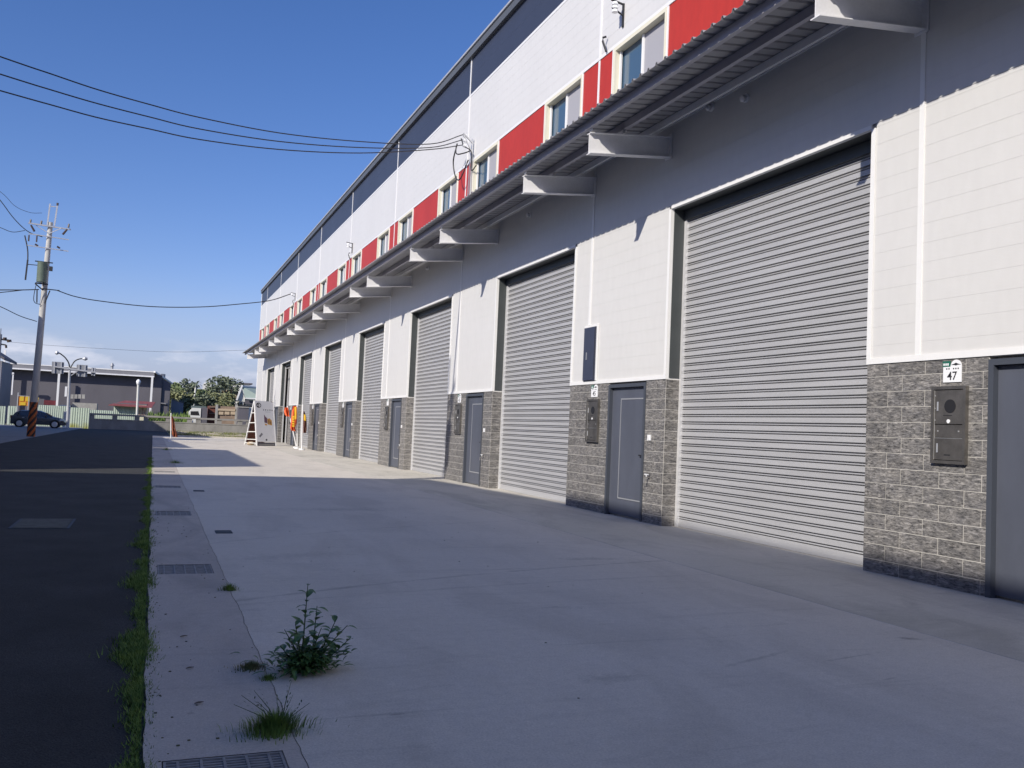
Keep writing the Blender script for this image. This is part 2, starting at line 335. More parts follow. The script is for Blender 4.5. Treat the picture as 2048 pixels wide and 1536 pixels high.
# patch of mortar-set details
def grate(y0, y1, label, fine=True):
    g = empty('drain_grate', (.38, (y0+y1)/2, 0), label, 'drain grate', 'drain grates set in the drainage strip')
    fr = MB(); x0, x1 = .13, .635
    fr.box(x0, y0+.004, -.035, x0+.012, y1-.004, -.002).box(x1-.012, y0+.004, -.035, x1, y1-.004, -.002).box(x0+.012, y0+.004, -.035, x1-.012, y0+.016, -.002).box(x0+.012, y1-.016, -.035, x1-.012, y1-.004, -.002)
    fr.build('rim', M['ggrate'], g)
    th = MB(); y = y0+.035
    while y < y1-.03: th.box(x0+.012, y, -.03, x1-.012, y+.015, -.006); y += .03
    th.build('cross_bars', M['ggrate'], g, kind='stuff')
    bm = MB().box(-.006, y0+.017, -.03, .006, y1-.017, -.003).mesh('bar')
    for k in range(5): put('bar', bm, M['ggrate'], g, loc=(x0+.06+k*.096, 0, 0))
for (a, b_), lab in zip(GR, ('galvanised drain grate cut off by the bottom edge of the picture, nearest of all', 'galvanised drain grate beside the small grass tuft, second nearest in the concrete strip', 'galvanised drain grate between the two small black drain holes, third along the strip', 'distant drain grate in the strip just before the sunlit band', 'farthest drain grate in the strip, inside the sunlit band')):
    grate(a, b_, lab)
def hole(y0, y1, label):
    h = empty('drain_hole', (.95, (y0+y1)/2, 0), label, 'drain hole')
    MB().box(.86, y0, .0015, 1.05, y1, .004).build('dark_infill', M['black'], h)  # black plate gives the dark of the hole, the apron is not cut
    MB().box(.85, y0-.012, .001, .86, y1+.012, .009).box(1.05, y0-.012, .001, 1.06, y1+.012, .009).box(.86, y0-.012, .001, 1.05, y0, .009).box(.86, y1, .001, 1.05, y1+.012, .009).build('rim', M['iron'], h)
hole(12.25, 12.5, 'small rectangular black drain hole in the apron, the nearer one')
hole(19.15, 19.38, 'small rectangular black drain hole in the apron, the farther one')
mc = empty('manhole_cover', (-1.27, 13.45, 0), 'rectangular concrete manhole cover set in the dark asphalt road', 'manhole cover')
MB().box(-1.58, 12.92, -.05, -.96, 14.0, -.004).build('lid', mat('lid_concrete', (.13,.13,.105), .9, var=.4, vs=9, fine=.2), mc)
MB().box(-1.62, 12.88, -.05, -1.585, 14.04, -.008).box(-.955, 12.88, -.05, -.92, 14.04, -.008).box(-1.585, 12.88, -.05, -.955, 12.915, -.008).box(-1.585, 14.005, -.05, -.955, 14.04, -.008).build('rim', M['iron'], mc)

# ---------------------------------------------------------------- the warehouse
FX = 8.1; PER = 8.4; Y0 = 13.13; PW = 3.77       # facade plane, bay length, near edge and width of the pier of number 45
bld = empty('warehouse_building', (FX, 38, 0), 'long white metal clad warehouse with red band, grey roller shutters and tiled piers', 'warehouse')
BAYS = range(-2, 8)
YS, YE = -3.7, 79.2
def near(n): return Y0+PER*n
def far(n): return YE if n == 7 else near(n)+PW
def seam(n): return 16.12+PER*n
# backing wall (hollow building so that the open bay looks into it)
core = MB()
for n in BAYS:
    a, f = near(n), far(n)
    core.box(FX+.032, a+.002, 2.5, FX+.30, f-.002, 5.42).box(FX+.12, a+.002, 0, FX+.30, f-.002, 2.5)
core.box(FX+.032, YS, 5.49, FX+.30, YE, 7.86).box(FX+.20, YS, 7.86, FX+.30, YE, 9.24).box(FX+.032, YS, 9.24, FX+.30, YE, 12.4)
core.box(FX+.3, YS, 0, 26, YS+.2, 12.4).box(FX+.3, YE-.2, 0, 26, YE, 12.4).box(26, YS, 0, 26.2, YE, 12.4)
core.box(FX+.02, YS+.01, 12.4, 26.2, YE-.01, 12.5)
core.build('wall', M['white'], bld)
MB().box(8.6, YS+.2, -.12, 26, YE-.2, -.003).build('floor', M['concrete3'], bld)
# siding strips
def strips(y0, y1, z0, z1, parent, single, pitch=.2275, m='white', zref=2.5):
    zs = [z0]; k = math.ceil((z0-zref)/pitch+1e-6)
    while zref+k*pitch < z1-.02: zs.append(zref+k*pitch); k += 1
    zs.append(z1); joined = MB(); g_ = .003
    for a, b_ in zip(zs, zs[1:]):
        if single: MB().box(FX+.0016, y0, a+.0022, FX+.0034, y1, b_-.0006).build('siding_strip', M[m], parent)
        else: joined.box(FX+.0016, y0, a+.0022, FX+.0034, y1, b_-.0006)
    if not single and joined.f: joined.build('siding_strips', M[m], parent, kind='stuff')
for n in BAYS:
    a, f, s = near(n), far(n), seam(n); single = n in (-1, 0)
    e_ = f-.07
    wc = MB()
    if n == 0: wc.box(FX+.0035, a+.07, 2.6, FX+.0055, 15.68, 5.5).box(FX+.0035, 16.29, 2.6, FX+.0055, e_, 5.5).box(FX+.0035, 15.68, 3.72, FX+.0055, 16.29, 5.5)
    else: wc.box(FX+.0035, a+.07, 2.6, FX+.0055, e_, 5.5)
    wc = wc.build('wall_cladding', M['white'], bld)
    if n == 0:
        strips(a+.065, 15.69, 2.575, 5.507, wc, True); strips(16.28, f-.065, 2.575, 5.507, wc, True)
        strips(15.69, s-.035, 3.70, 5.507, wc, True); strips(s+.035, 16.28, 3.70, 5.507, wc, True)
    else:
        strips(a+.065, s-.035, 2.575, 5.507, wc, single)
        if s+.035 < f-.065: strips(s+.035, f-.065, 2.575, 5.507, wc, single)
# above the shutters, between the seams
edges = [YS] + [seam(n) for n in BAYS] + [YE-.1]
for i, (a, b_) in enumerate(zip(edges, edges[1:])):
    up = MB().box(FX+.0035, a+.04, 5.52, FX+.0055, b_-.04, 7.87).build('wall_cladding', M['white'], bld); MB().box(FX+.0035, a+.04, 9.28, FX+.0055, b_-.04, 12.4).build('upper_backing', M['white'], up)
    single = i in (2,)
    strips(a+.035, b_-.035, 5.51, 7.88, up, single)
    strips(a+.035, b_-.035, 9.27, 11.26, up, single)
    strips(a+.035, b_-.035, 11.33, 12.42, up, single, m='navy', pitch=.545, zref=11.33)
for n in BAYS:
    s = seam(n); MB().box(FX-.012, s-.035, 3.71 if n == 0 else 2.575, FX+.027, s+.035, 12.42).build('seam_trim', M['trim'], bld)
MB().box(FX-.025, YE-.1, 0, FX+.03, YE+.03, 12.42).build('corner_trim', M['trim'], bld)
MB().box(FX-.006, YS, 11.262, FX+.026, YE-.1, 11.328).build('band_trim', M['trim'], bld)
MB().box(FX-.10, YS, 12.42, FX+.3, YE+.06, 12.66).build('coping', M['coping'], bld)
MB().box(FX-.14, YS, 12.64, FX+.3, YE+.08, 12.70).build('coping_cap', M['galv'], bld)
# piers: trims, reveals, tiles, doors
def tile_face(pier, y0, y1, z0, z1, single, mb, off, X=FX, skip=None, face='x'):
    """rows of 0.5475 x 0.1825 tiles between y0..y1; skip = rectangle (ya,yb,za,zb) left out"""
    zt = [0.]
    z = .16
    while z < z1-.02: zt.append(z); z += .1825
    zt.append(z1)
    for r, (a, b_) in enumerate(zip(zt, zt[1:])):
        sh = 0 if r % 2 else .33
        yj = [y0]; y = off+sh
        while y > y0: y -= .5475
        while y < y1:
            if y > y0+.03 and y < y1-.03: yj.append(y)
            y += .5475
        yj.append(y1)
        for c, d in zip(yj, yj[1:]):
            parts = [(c, d, a, b_)]
            if skip:
                ka, kb, kc, kd = skip
                if not (d <= ka or c >= kb or b_ <= kc or a >= kd):
                    parts = []
                    if c < ka-.03: parts.append((c, ka, a, b_))
                    if d > kb+.03: parts.append((kb, d, a, b_))
            for (p, q, u, v) in parts:
                dx = random.uniform(-.0012, .0012)
                bb = (X-.001+dx, p+.0045, u+.0045, X+.009, q-.0045, v-.0045) if face == 'x' else None
                if face == 'x':
                    if single:
                        MB().box(*bb).build('tile', M['tile'], pier)
                    else: mb.box(*bb)
def pier(n):
    a, f = near(n), far(n); single = n in (-1, 0, 1)
    if n == 7: f = near(n)+PW
    da, db = a+.65, a+2.05                           # the door
    ca, cb = (a+2.29, a+2.745) if n == -1 else (a+2.39, a+2.90)
    # grout bed
    pr = MB().box(FX+.004, db, 0, FX+.119, f-.004, 2.5).build('tiled_pier', M['grout'], bld)
    MB().box(FX+.004, a+.004, 0, FX+.119, da, 2.5).build('grout_bed', M['grout'], pr)
    MB().box(FX+.006, a-.006, 0, FX+.285, a+.003, 2.5).build('grout_bed', M['grout'], pr)
    mb = MB()
    tile_face(pr, a+.002, da, 0, 2.5, single, mb, a+.3)
    tile_face(pr, db, f, 0, 2.5, single, mb, f-.34)
    # return face inside the shutter opening
    zt = [0.]+[.16+.1825*k for k in range(13)]+[2.5]
    for u, v in zip(zt, zt[1:]):
        bb = (FX+.004, a-.010, u+.0045, FX+.283, a-.004, v-.0045)
        if single: MB().box(*bb).build('tile', M['tile'], pr)
        else: mb.box(*bb)
    if mb.f: mb.build('tile_courses', M['tile'], pr, kind='stuff')
    if n == 7: MB().box(FX, f, 0, FX+.028, YE-.1, 2.5).build('wall_cladding', M['white'], bld)
    # trims round the cladding zone
    t = MB(); e = YE-.1 if n == 7 else f
    t.box(FX-.016, a-.002, 2.505, FX+.05, e, 2.575)
    t.box(FX-.016, a-.002, 2.575, FX+.05, a+.062, 5.45); t.box(FX-.016, e-.062, 2.575, FX+.05, e+.002, 5.45)
    t.build('pier_trim', M['trim'], bld)
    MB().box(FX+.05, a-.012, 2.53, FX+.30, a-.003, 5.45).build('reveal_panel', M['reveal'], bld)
    # door
    d = MB().box(FX+.055, da+.07, .03, FX+.085, db-.07, 2.40).build('steel_door', M['door'], bld)
    fr = MB().box(FX-.014, da+.004, 0, FX+.085, da+.068, 2.47).box(FX-.014, db-.068, 0, FX+.085, db-.004, 2.47).box(FX-.014, da+.068, 2.405, FX+.085, db-.068, 2.47)
    fr.build('door_frame', M['frame'], d)
    ta, tb = da+.15, db-.43+.02
    ta, tb = a+.78, a+1.64
    tt = MB(); w_ = .014
    for (p, q, u, v) in ((ta, ta+w_, .33, 2.2), (tb-w_, tb, .33, 2.2), (ta+w_, tb-w_, .33, .33+w_*1.6), (ta+w_, tb-w_, 2.2-w_*1.6, 2.2)): tt.box(FX+.044, p, u, FX+.0545, q, v)
    tt.build('door_trim', M['silver'], d)
    MB().box(FX+.050, ta+.016, .356, FX+.0545, tb-.016, 2.174).build('door_panel', M['door'], d)
    h = MB().box(FX+.015, da+.085, 1.08, FX+.054, da+.105, 1.26); h.box(FX+.002, da+.09, 1.15, FX+.016, da+.20, 1.175)
    h.build('door_handle', M['black'], d)
for n in BAYS: pier(n)
MB().box(FX+.03, YS, 0, FX+.1, YS+.1, 2.5).build('wall_end', M['white'], bld)

# shutters
PITCH_S = .124; XS = FX+.29
def slat_mesh(L_):
    p = [(0, .003), (0, .084), (.012, .086), (.022, .088), (.022, .096), (.006, .098), (.002, .104), (.006, .110), (.020, .112), (.020, .1235), (.034, .1235), (.034, .0)]
    p = [(0, -.002), (0, .066), (.004, .069), (.045, .070), (.045, .083), (.006, .0835), (.001, .092), (.006, .1005), (.045, .101), (.045, .1219), (.05, .1219), (.05, -.002)]
    p = [(x, z) for x, z in p]
    return MB().extr(p, 'y', 0, L_).mesh('slat')
SL = PER-PW-.14
sm = slat_mesh(SL)
for n in range(-2, 8):
    if n == -2: ya, yb = far(-2), near(-1)
    else: ya, yb = far(n-1), near(n)
    ya, yb = near(n)-PER+PW, near(n)
    openb = (n == 6)
    bar_ = MB().box(XS-.01, ya+.075, .005, XS+.02, yb-.075, .058)
    if openb:
        bar_ = MB().box(XS-.01, ya+.075, 5.12, XS+.02, yb-.075, 5.17)
    sh = bar_.build('roller_shutter', M['slat'], bld, label='roller shutter raised, the bay stands open' if openb else None)
    gr_ = MB().box(XS-.035, yb-.075, 0, XS+.05, yb-.013, 5.3)
    gr_.build('guide_rail', M['rail'], sh)
    MB().box(XS-.035, ya+.004, 0, XS+.05, ya+.07, 5.3).build('guide_rail', M['reveal'], sh)
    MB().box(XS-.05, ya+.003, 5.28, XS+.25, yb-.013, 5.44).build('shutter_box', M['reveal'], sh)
    if not openb:
        k = 0; z = .06; jm = MB()
        while z < 5.27:
            if n in (-1, 0, 1, 2): put('slat', sm, M['slat'], sh, loc=(XS, ya+.07, z))
            else:
                b0 = len(jm.v)
                for v in sm.vertices: jm.v.append((v.co.x+XS, v.co.y+ya+.07, v.co.z+z))
                for pl in sm.polygons: jm.f.append(tuple(b0+i for i in pl.vertices))
            z += PITCH_S
        if jm.f: jm.build('slats', M['slat'], sh, kind='stuff')
    else:
        for yy in (yb-1.55, yb-.02): pass
        MB().box(XS+.0, yb-1.6, 0, XS+.08, yb-1.52, 5.2).build('guide_rail', M['rail'], sh)
    # head: soffit and white drip trim
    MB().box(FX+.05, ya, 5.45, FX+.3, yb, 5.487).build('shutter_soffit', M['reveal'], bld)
    MB().box(FX-.016, ya+.004, 5.452, FX+.048, yb-.004, 5.505).build('head_trim', M['trim'], bld)
# things inside the open bay: rack frame silhouettes
# red band and windows
def red_panel(a, b_):
    if b_ > a: MB().box(FX-.002, a, 7.9, FX+.027, b_, 9.2).build('red_panel', M['red'], bld)
def window(a, b_):
    w_ = MB().box(FX+.10, a+.05, 7.95, FX+.13, (a+b_)/2, 9.12).build('window', M['screen'], bld)
    w2 = MB().box(FX+.13, (a+b_)/2-.02, 7.95, FX+.142, b_-.05, 9.12).build('pane', M['glass'], w_)
    fr = MB()
    fr.box(FX-.03, a, 7.9, FX+.10, a+.05, 9.2).box(FX-.03, b_-.09, 7.9, FX+.13, b_, 9.2).box(FX-.03, a+.05, 9.125, FX+.14, b_-.09, 9.2).box(FX-.05, a+.05, 7.9, FX+.14, b_-.09, 7.95)
    fr.build('frame', M['cream'], w_)
    mu_ = MB().box(FX+.07, (a+b_)/2-.03, 7.95, FX+.128, (a+b_)/2+.03, 9.12)
    mu_.build('mullion', M['trim'], w_)
    MB().box(FX+.06, b_-.15, 7.95, FX+.10, b_-.10, 9.12).build('sash_edge', M['trim'], w_)
for n in range(-3, 8):
    s = seam(n)
    # pattern measured from a seam: red .07-.72, window .75-2.67, red 2.73-5.72, window 5.78-7.75, red 7.8-8.33
    for kind, u, v in (('r', .04, .72), ('w', .76, 2.70), ('r', 2.76, 5.72), ('w', 5.78, 7.76), ('r', 7.82, 8.36)):
        a, b_ = max(s+u, YS), min(s+v, YE-.1)
        if b_-a < .3: continue
        if kind == 'r' or b_-a < 1.5: red_panel(a, b_)
        else: window(a, b_)
bt = MB().box(FX-.02, YS, 9.203, FX+.026, YE-.1, 9.268).box(FX-.02, YS, 7.87, FX+.026, YE-.1, 7.898)
bt.build('band_trim', M['trim'], bld)
for n in range(-3, 8):
    for u in (.725, 2.705, 5.725, 7.765):
        y = seam(n)+u
        if YS < y < YE-.2: MB().box(FX-.018, y, 7.9, FX+.02, y+.05, 9.202).build('panel_trim', M['trim'], bld)

# canopy
CY0, CY1 = -3.6, 74.0
can = MB().box(7.78, CY0, 6.80, 7.83, CY1-.1, 6.92).build('canopy', M['steelw'], bld)
def roofz(x): return 6.760+(x-6.30)*.115
rs = MB(); y = CY0; prof = []
while y < CY1:
    prof += [(y, 0), (y+.155, 0), (y+.172, .04), (y+.205, .04), (y+.222, 0)]; y += .225
nb = len(prof)
rs.v = [(6.30, p, roofz(6.30)+h) for p, h in prof] + [(FX-.005, p, roofz(FX)+h) for p, h in prof]
rs.f = [(i, i+1, nb+i+1, nb+i) for i in range(nb-1)]
rso = rs.build('roof_sheet', mat('canopy_sheet', (.34,.34,.36), .5, metal=.2, var=.1, vs=2), can)
md = rso.modifiers.new('thick', 'SOLIDIFY'); md.thickness = .002
MB().box(FX-.03, CY0, roofz(FX)-.02, FX-.001, CY1, roofz(FX)+.14).build('wall_flashing', M['trim'], can)
for x in (6.50, 7.14):
    z = roofz(x); p = MB()
    p.box(x, CY0, z-.138, x+.006, CY1-.1, z-.008).box(x+.006, CY0, z-.138, x+.07, CY1-.1, z-.132).box(x+.006, CY0, z-.014, x+.06, CY1-.1, z-.008)
    p.build('purlin', M['purl'], can)
ib = MB()
for xa, za, in ((6.55, 0),):
    s_ = .115
    def zz(x, z): return z+(x-6.55)*s_
    for (h0, h1, wd) in ((6.215, 6.228, .075), (6.562, 6.575, .075), (6.228, 6.562, .006)):
        n0 = len(ib.v)
        for x in (6.53, FX-.02):
            for yy in (-wd, wd):
                for h in (h0, h1): ib.v.append((x, yy, zz(x, h)))
        ib.f += [tuple(n0+i for i in q) for q in ((0,1,3,2),(4,6,7,5),(0,4,5,1),(2,3,7,6),(0,2,6,4),(1,5,7,3))]
ib.box(FX-.02, -.1, 6.36, FX-.003, .1, 6.80)
for x in (6.52, 7.16, 7.8): ib.obox((x+.035, -.02, roofz(x)-.115), (.004, 0, 0), (0, .05, 0), (0, 0, .065))
im = ib.mesh('bracket')
for n in range(-2, 8):
    for u in (.16, 3.02):
        y = near(n)+u
        if y < CY1: put('bracket', im, M['steelw'], can, loc=(0, y, 0))
del ib

# ---------------------------------------------------------------- fittings on the wall (things of their own)
def text(body, size, m, parent, loc, name='lettering', rot=(R(90), 0, R(-90)), bold=.0):
    c = bpy.data.curves.new(name, 'FONT'); c.body = body; c.size = size; c.align_x = 'CENTER'; c.align_y = 'CENTER'; c.extrude = .0008; c.offset = bold
    o = bpy.data.objects.new(name, c); dg = bpy.context.evaluated_depsgraph_get(); link(o)
    dg.update(); me = bpy.data.meshes.new_from_object(o.evaluated_get(dg)); bpy.data.objects.remove(o); bpy.data.curves.remove(c)
    me.materials.clear(); me.materials.append(m); me['rc'] = 1
    return put(name, me, m, parent, loc=loc, rot=rot)
ordn = {1: 'third', 2: 'fourth', 3: 'fifth', 4: 'sixth', 5: 'seventh', 6: 'eighth', 7: 'ninth'}
def cabinet(n):
    a = near(n)+(2.29 if n == -1 else 2.39); w_ = .455 if n == -1 else .50
    lab = {-1: 'dark steel meter cabinet with round vent, right under the number 47 plate', 0: 'dark steel meter cabinet between number 45 plate and its door'}.get(n, 'dark meter cabinet on the %s tiled pier counted from the camera' % ordn.get(n, 'nearest'))
    c = empty('meter_cabinet', (FX, a+w_/2, 1.34), lab, 'meter cabinet', 'meter cabinets on the tiled piers')
    X = FX
    MB().box(X-.05, a, 1.35, X-.002, a+.035, 2.2).box(X-.05, a+w_-.035, 1.35, X-.002, a+w_, 2.2).box(X-.05, a+.035, 2.165, X-.002, a+w_-.035, 2.2).box(X-.05, a+.035, 1.35, X-.002, a+w_-.035, 1.385).build('case', M['cab'], c)
    MB().box(X-.036, a+.042, 1.785, X-.003, a+w_-.042, 2.158).build('upper_door', M['cab'], c)
    MB().box(X-.036, a+.042, 1.392, X-.003, a+w_-.042, 1.625).build('lower_door', M['cab'], c)
    sc = MB().box(X-.030, a+.042, 1.634, X-.003, a+w_-.042, 1.776)
    sc.build('switch_panel', M['cab'], c)
    k = MB()
    k.tube([(X-.036, a+w_-.045-.0, z) for z in (0,)] if 0 else [(X-.042, a+w_-.085, 1.93), (X-.042, a+w_-.085, 2.03)], .009, 6)
    k.tube([(X-.042, a+w_-.085, 1.47), (X-.042, a+w_-.085, 1.57)], .009, 6)
    for z in (1.82, 1.95, 2.09): k.box(X-.042, a+w_-.052, z, X-.036, a+w_-.043, z+.014)
    for y in (a+.09, a+w_-.09): k.box(X-.036, y, 1.70, X-.030, y+.014, 1.715)
    k.build('latches', M['silver'], c)
    vent = MB().tube([(X-.040, a+w_*.46, 1.98), (X-.0365, a+w_*.46, 1.98)], .075, 20); vent.build('vent', M['black'], c)
    dot = MB().tube([(X-.041, a+w_*.50, 1.815), (X-.0365, a+w_*.50, 1.815)], .022, 12); dot.build('bell_button', M['plate'], c)
    sl_ = MB().box(X-.038, a+w_*.4, 1.875, X-.0365, a+w_*.66, 1.882).box(X-.038, a+w_*.44, 1.44, X-.0365, a+w_*.62, 1.452); sl_.build('slot', M['black'], c)
    ed = MB().box(X-.038, a+.036, 1.783, X-.03, a+.040, 2.162).box(X-.038, a+w_-.040, 1.39, X-.03, a+w_-.036, 2.162).box(X-.038, a+.042, 1.627, X-.03, a+w_-.042, 1.631)
    ed.build('bright_edge', M['silver'], c)
def plate(n, num):
    a = near(n)+(2.38 if n == -1 else 2.50); w_ = .24 if n == -1 else .27; z0 = 2.245; X = FX-.002
    lab = {47: 'white house number plate reading 47 with green tab above', 45: 'white house number plate reading 45 above the meter cabinet'}.get(num, 'white house number plate on the %s tiled pier counted from the camera' % ordn.get(n, 'nearest'))
    c = empty('number_plate', (X, a+w_/2, z0), lab, 'number plate', 'house number plates on the piers')
    pr = [(a, z0), (a+w_, z0), (a+w_, z0+.175), (a+w_*.58, z0+.175)]
    cyy, rr = a+w_*.30, w_*.30
    pr = [(a, z0), (a+w_, z0), (a+w_, z0+.17), (a+w_*.62, z0+.17)] + [(cyy+rr*math.cos(t), z0+.17+.075*math.sin(t)) for t in [math.pi*k/10 for k in range(0, 11)]]
    MB().extr(pr, 'x', X-.012, X-.002).build('plate_panel', M['plate'], c)
    MB().box(X-.011, a+w_*.62, z0+.171, X-.002, a+w_+.01, z0+.235).build('green_tab', M['green'], c)
    em = MB().extr([(cyy+rr*.95, z0+.19), (cyy+rr*.4, z0+.20), (cyy, z0+.212), (cyy-rr*.4, z0+.20), (cyy-rr*.95, z0+.19), (cyy-rr*.3, z0+.187), (cyy, z0+.180), (cyy+rr*.3, z0+.187)], 'x', X-.014, X-.0125)
    em.build('bird_emblem', M['ink'], c)
    if num: text(str(num), .13, M['ink'], c, (X-.0135, a+w_*.5, z0+.065), 'number', bold=.0012)
    dz = MB(); 
    for k in range(6):
        if k != 3: dz.box(X-.0135, a+w_*(.14+.125*k), z0+.140, X-.0125, a+w_*(.14+.125*k)+.016, z0+.156)
    dz.build('small_print', M['ink'], c)
    d2 = MB()
    for k in range(3): d2.box(X-.0125, a+w_*.70+k*.026, z0+.185, X-.0115, a+w_*.70+k*.026+.018, z0+.21)
    d2.build('tab_print', M['plate'], c)
NUM = {-1: 47, 0: 45, 1: 43}
for n in range(-1, 7):
    cabinet(n); plate(n, NUM.get(n))
def switch(n):
    a = near(n)+.42
    c = empty('wall_socket', (FX, a+.05, 1.45), 'small white socket plate right of the %s' % ('number 45 door' if n == 0 else 'door on the %s tiled pier from the camera' % ordn[n]), 'wall socket', 'white socket plates beside the doors')
    MB().box(FX-.022, a, 1.44, FX-.002, a+.10, 1.54).build('face_plate', M['plate'], c)
    MB().box(FX-.026, a+.03, 1.465, FX-.0225, a+.07, 1.515).build('rocker', M['trim'], c)
def tap(n):
    a = near(n)+.44
    c = empty('water_tap', (FX, a, .75), 'small metal water tap low on the tiles by the %s' % ('number 45 door' if n == 0 else 'door of the %s tiled pier' % ordn[n]), 'tap', 'water taps on the piers')
    MB().tube([(FX, a, .80), (FX-.07, a, .80), (FX-.10, a, .78), (FX-.105, a, .70)], [.014, .014, .013, .011], 8).build('spout', M['brass'], c, smooth=True)
    MB().tube([(FX-.06, a, .81), (FX-.06, a, .84)], .01, 6).box(FX-.075, a-.05, .84, FX-.045, a+.05, .855).build('tap_handle', M['plate'], c)
for n in range(0, 5): switch(n); tap(n)
eb = empty('electric_box', (FX, 15.98, 2.58), 'tall dark blue electric box in a white surround above the number 45 plate', 'electric box')
MB().box(FX-.03, 15.69, 2.576, FX-.002, 15.735, 3.70).box(FX-.03, 16.235, 2.576, FX-.002, 16.28, 3.70).box(FX-.03, 15.735, 3.655, FX-.002, 16.235, 3.70).build('surround', M['trim'], eb)
MB().box(FX-.055, 15.737, 2.585, FX-.002, 16.233, 3.652).build('box_door', M['elbox'], eb)
MB().box(FX-.066, 16.08, 3.0, FX-.0555, 16.10, 3.15).build('latch', M['silver'], eb)
MB().box(FX-.06, 15.745, 2.60, FX-.0555, 15.758, 3.64).build('seam_edge', M['black'], eb)
# service masts / insulator brackets on the upper wall
def insulators(Y, Z, label, n=3, hook=.22):
    c = empty('insulator_bracket', (FX, Y, Z), label, 'cable bracket')
    MB().box(FX-.03, Y-.02, Z-.35, FX-.002, Y+.03, Z+.12).bar((FX-.02, Y, Z+.1), (FX-.30, Y-.02, Z+.13), .03).bar((FX-.02, Y, Z-.12), (FX-.28, Y-.02, Z-.02), .025).build('arm', M['iron'], c)
    b = MB()
    for k in range(n):
        zz_ = Z+.09-k*.075; b.tube([(FX-.22, Y-.03, zz_), (FX-.22, Y-.03, zz_-.05)], [.05, .062], 10)
    b.build('insulator', M['plate'], c)
    if hook: MB().tube([(FX-.05, Y+hook, Z-.30), (FX-.11, Y+hook+.03, Z-.32), (FX-.12, Y+hook+.02, Z-.40), (FX-.05, Y+hook-.02, Z-.62)], .022, 6).build('conduit_head', M['iron'], c)
insulators(15.15, 9.86, 'white insulators on an iron bracket high above the window nearest the camera', 3, .62)
insulators(40.8, 9.75, 'distant insulator bracket on the white wall without any cable attached', 3)
mast = empty('service_mast', (FX, 23.95, 8.9), 'tangled cable mast with insulators where three cables reach the white wall', 'cable mast')
MB().bar((FX-.05, 23.95, 8.2), (FX-.05, 23.95, 9.85), .04).bar((FX-.05, 24.15, 8.2), (FX-.05, 24.1, 9.3), .03).bar((FX-.02, 23.95, 9.7), (FX-.35, 23.9, 9.95), .035).bar((FX-.02, 23.95, 9.4), (FX-.35, 23.9, 9.9), .03).build('post', M['silver'], mast)
b = MB()
for k in range(3): b.tube([(FX-.33, 23.95+.0*k, 9.92-.15*k), (FX-.25, 23.95, 9.90-.15*k)], .05, 8)
b.build('insulator', M['plate'], mast)
def loop(pts, r=.014, n=12):
    """smooth curve through points (Catmull-Rom)"""
    q = [Vector(p) for p in pts]; q = [q[0]*2-q[1]]+q+[q[-1]*2-q[-2]]; o = []
    for i in range(1, len(q)-2):
        for k in range(n):
            t = k/n; a, b_, c, d = q[i-1], q[i], q[i+1], q[i+2]
            o.append(.5*((2*b_)+(c-a)*t+(2*a-5*b_+4*c-d)*t*t+(-a+3*b_-3*c+d)*t**3))
    o.append(q[-2]); return o
b = MB()
b.tube(loop([(FX-.4, 24.3, 9.75), (FX-.35, 24.75, 9.35), (FX-.3, 24.6, 8.85), (FX-.25, 24.3, 8.75), (FX-.12, 24.05, 9.25)]), .02, 6)
b.tube(loop([(FX-.4, 24.4, 9.7), (FX-.4, 24.3, 9.45), (FX-.25, 24.0, 9.42), (FX-.1, 23.95, 9.5)]), .018, 6)
b.tube(loop([(FX-.35, 24.1, 9.85), (FX-.3, 23.95, 9.6), (FX-.12, 23.8, 9.4), (FX-.08, 23.85, 8.9), (FX-.06, 23.5, 8.95)]), .018, 6)
b.build('cable_loop', M['wire'], mast, smooth=True)
insulators(58.7, 9.7, 'far insulator bracket where the single cable from the pole meets the wall', 2)
# canopy lamps
for k, (y, z) in enumerate([(11.1, 6.72), (12.02, 6.88), (19.49, 6.70), (28.0, 6.72)]):
    lab = ['small round white lamp under the canopy between nearest and second bracket pair', 'tilted white lamp tucked against the canopy beside the round lamp', 'white lamp under the canopy above the second shutter', 'white lamp under the canopy above the third shutter'][k]
    c = empty('canopy_lamp', (FX, y, z), lab, 'lamp', 'small lamps under the canopy')
    MB().tube([(FX-.002, y, z), (FX-.03, y, z)], .07, 12).build('base', M['plate'], c)
    MB().tube([(FX-.03, y, z), (FX-.09, y, z-.02), (FX-.11, y, z-.03)], [.045, .055, .02], 12).build('lens', M['rail'], c, smooth=True)

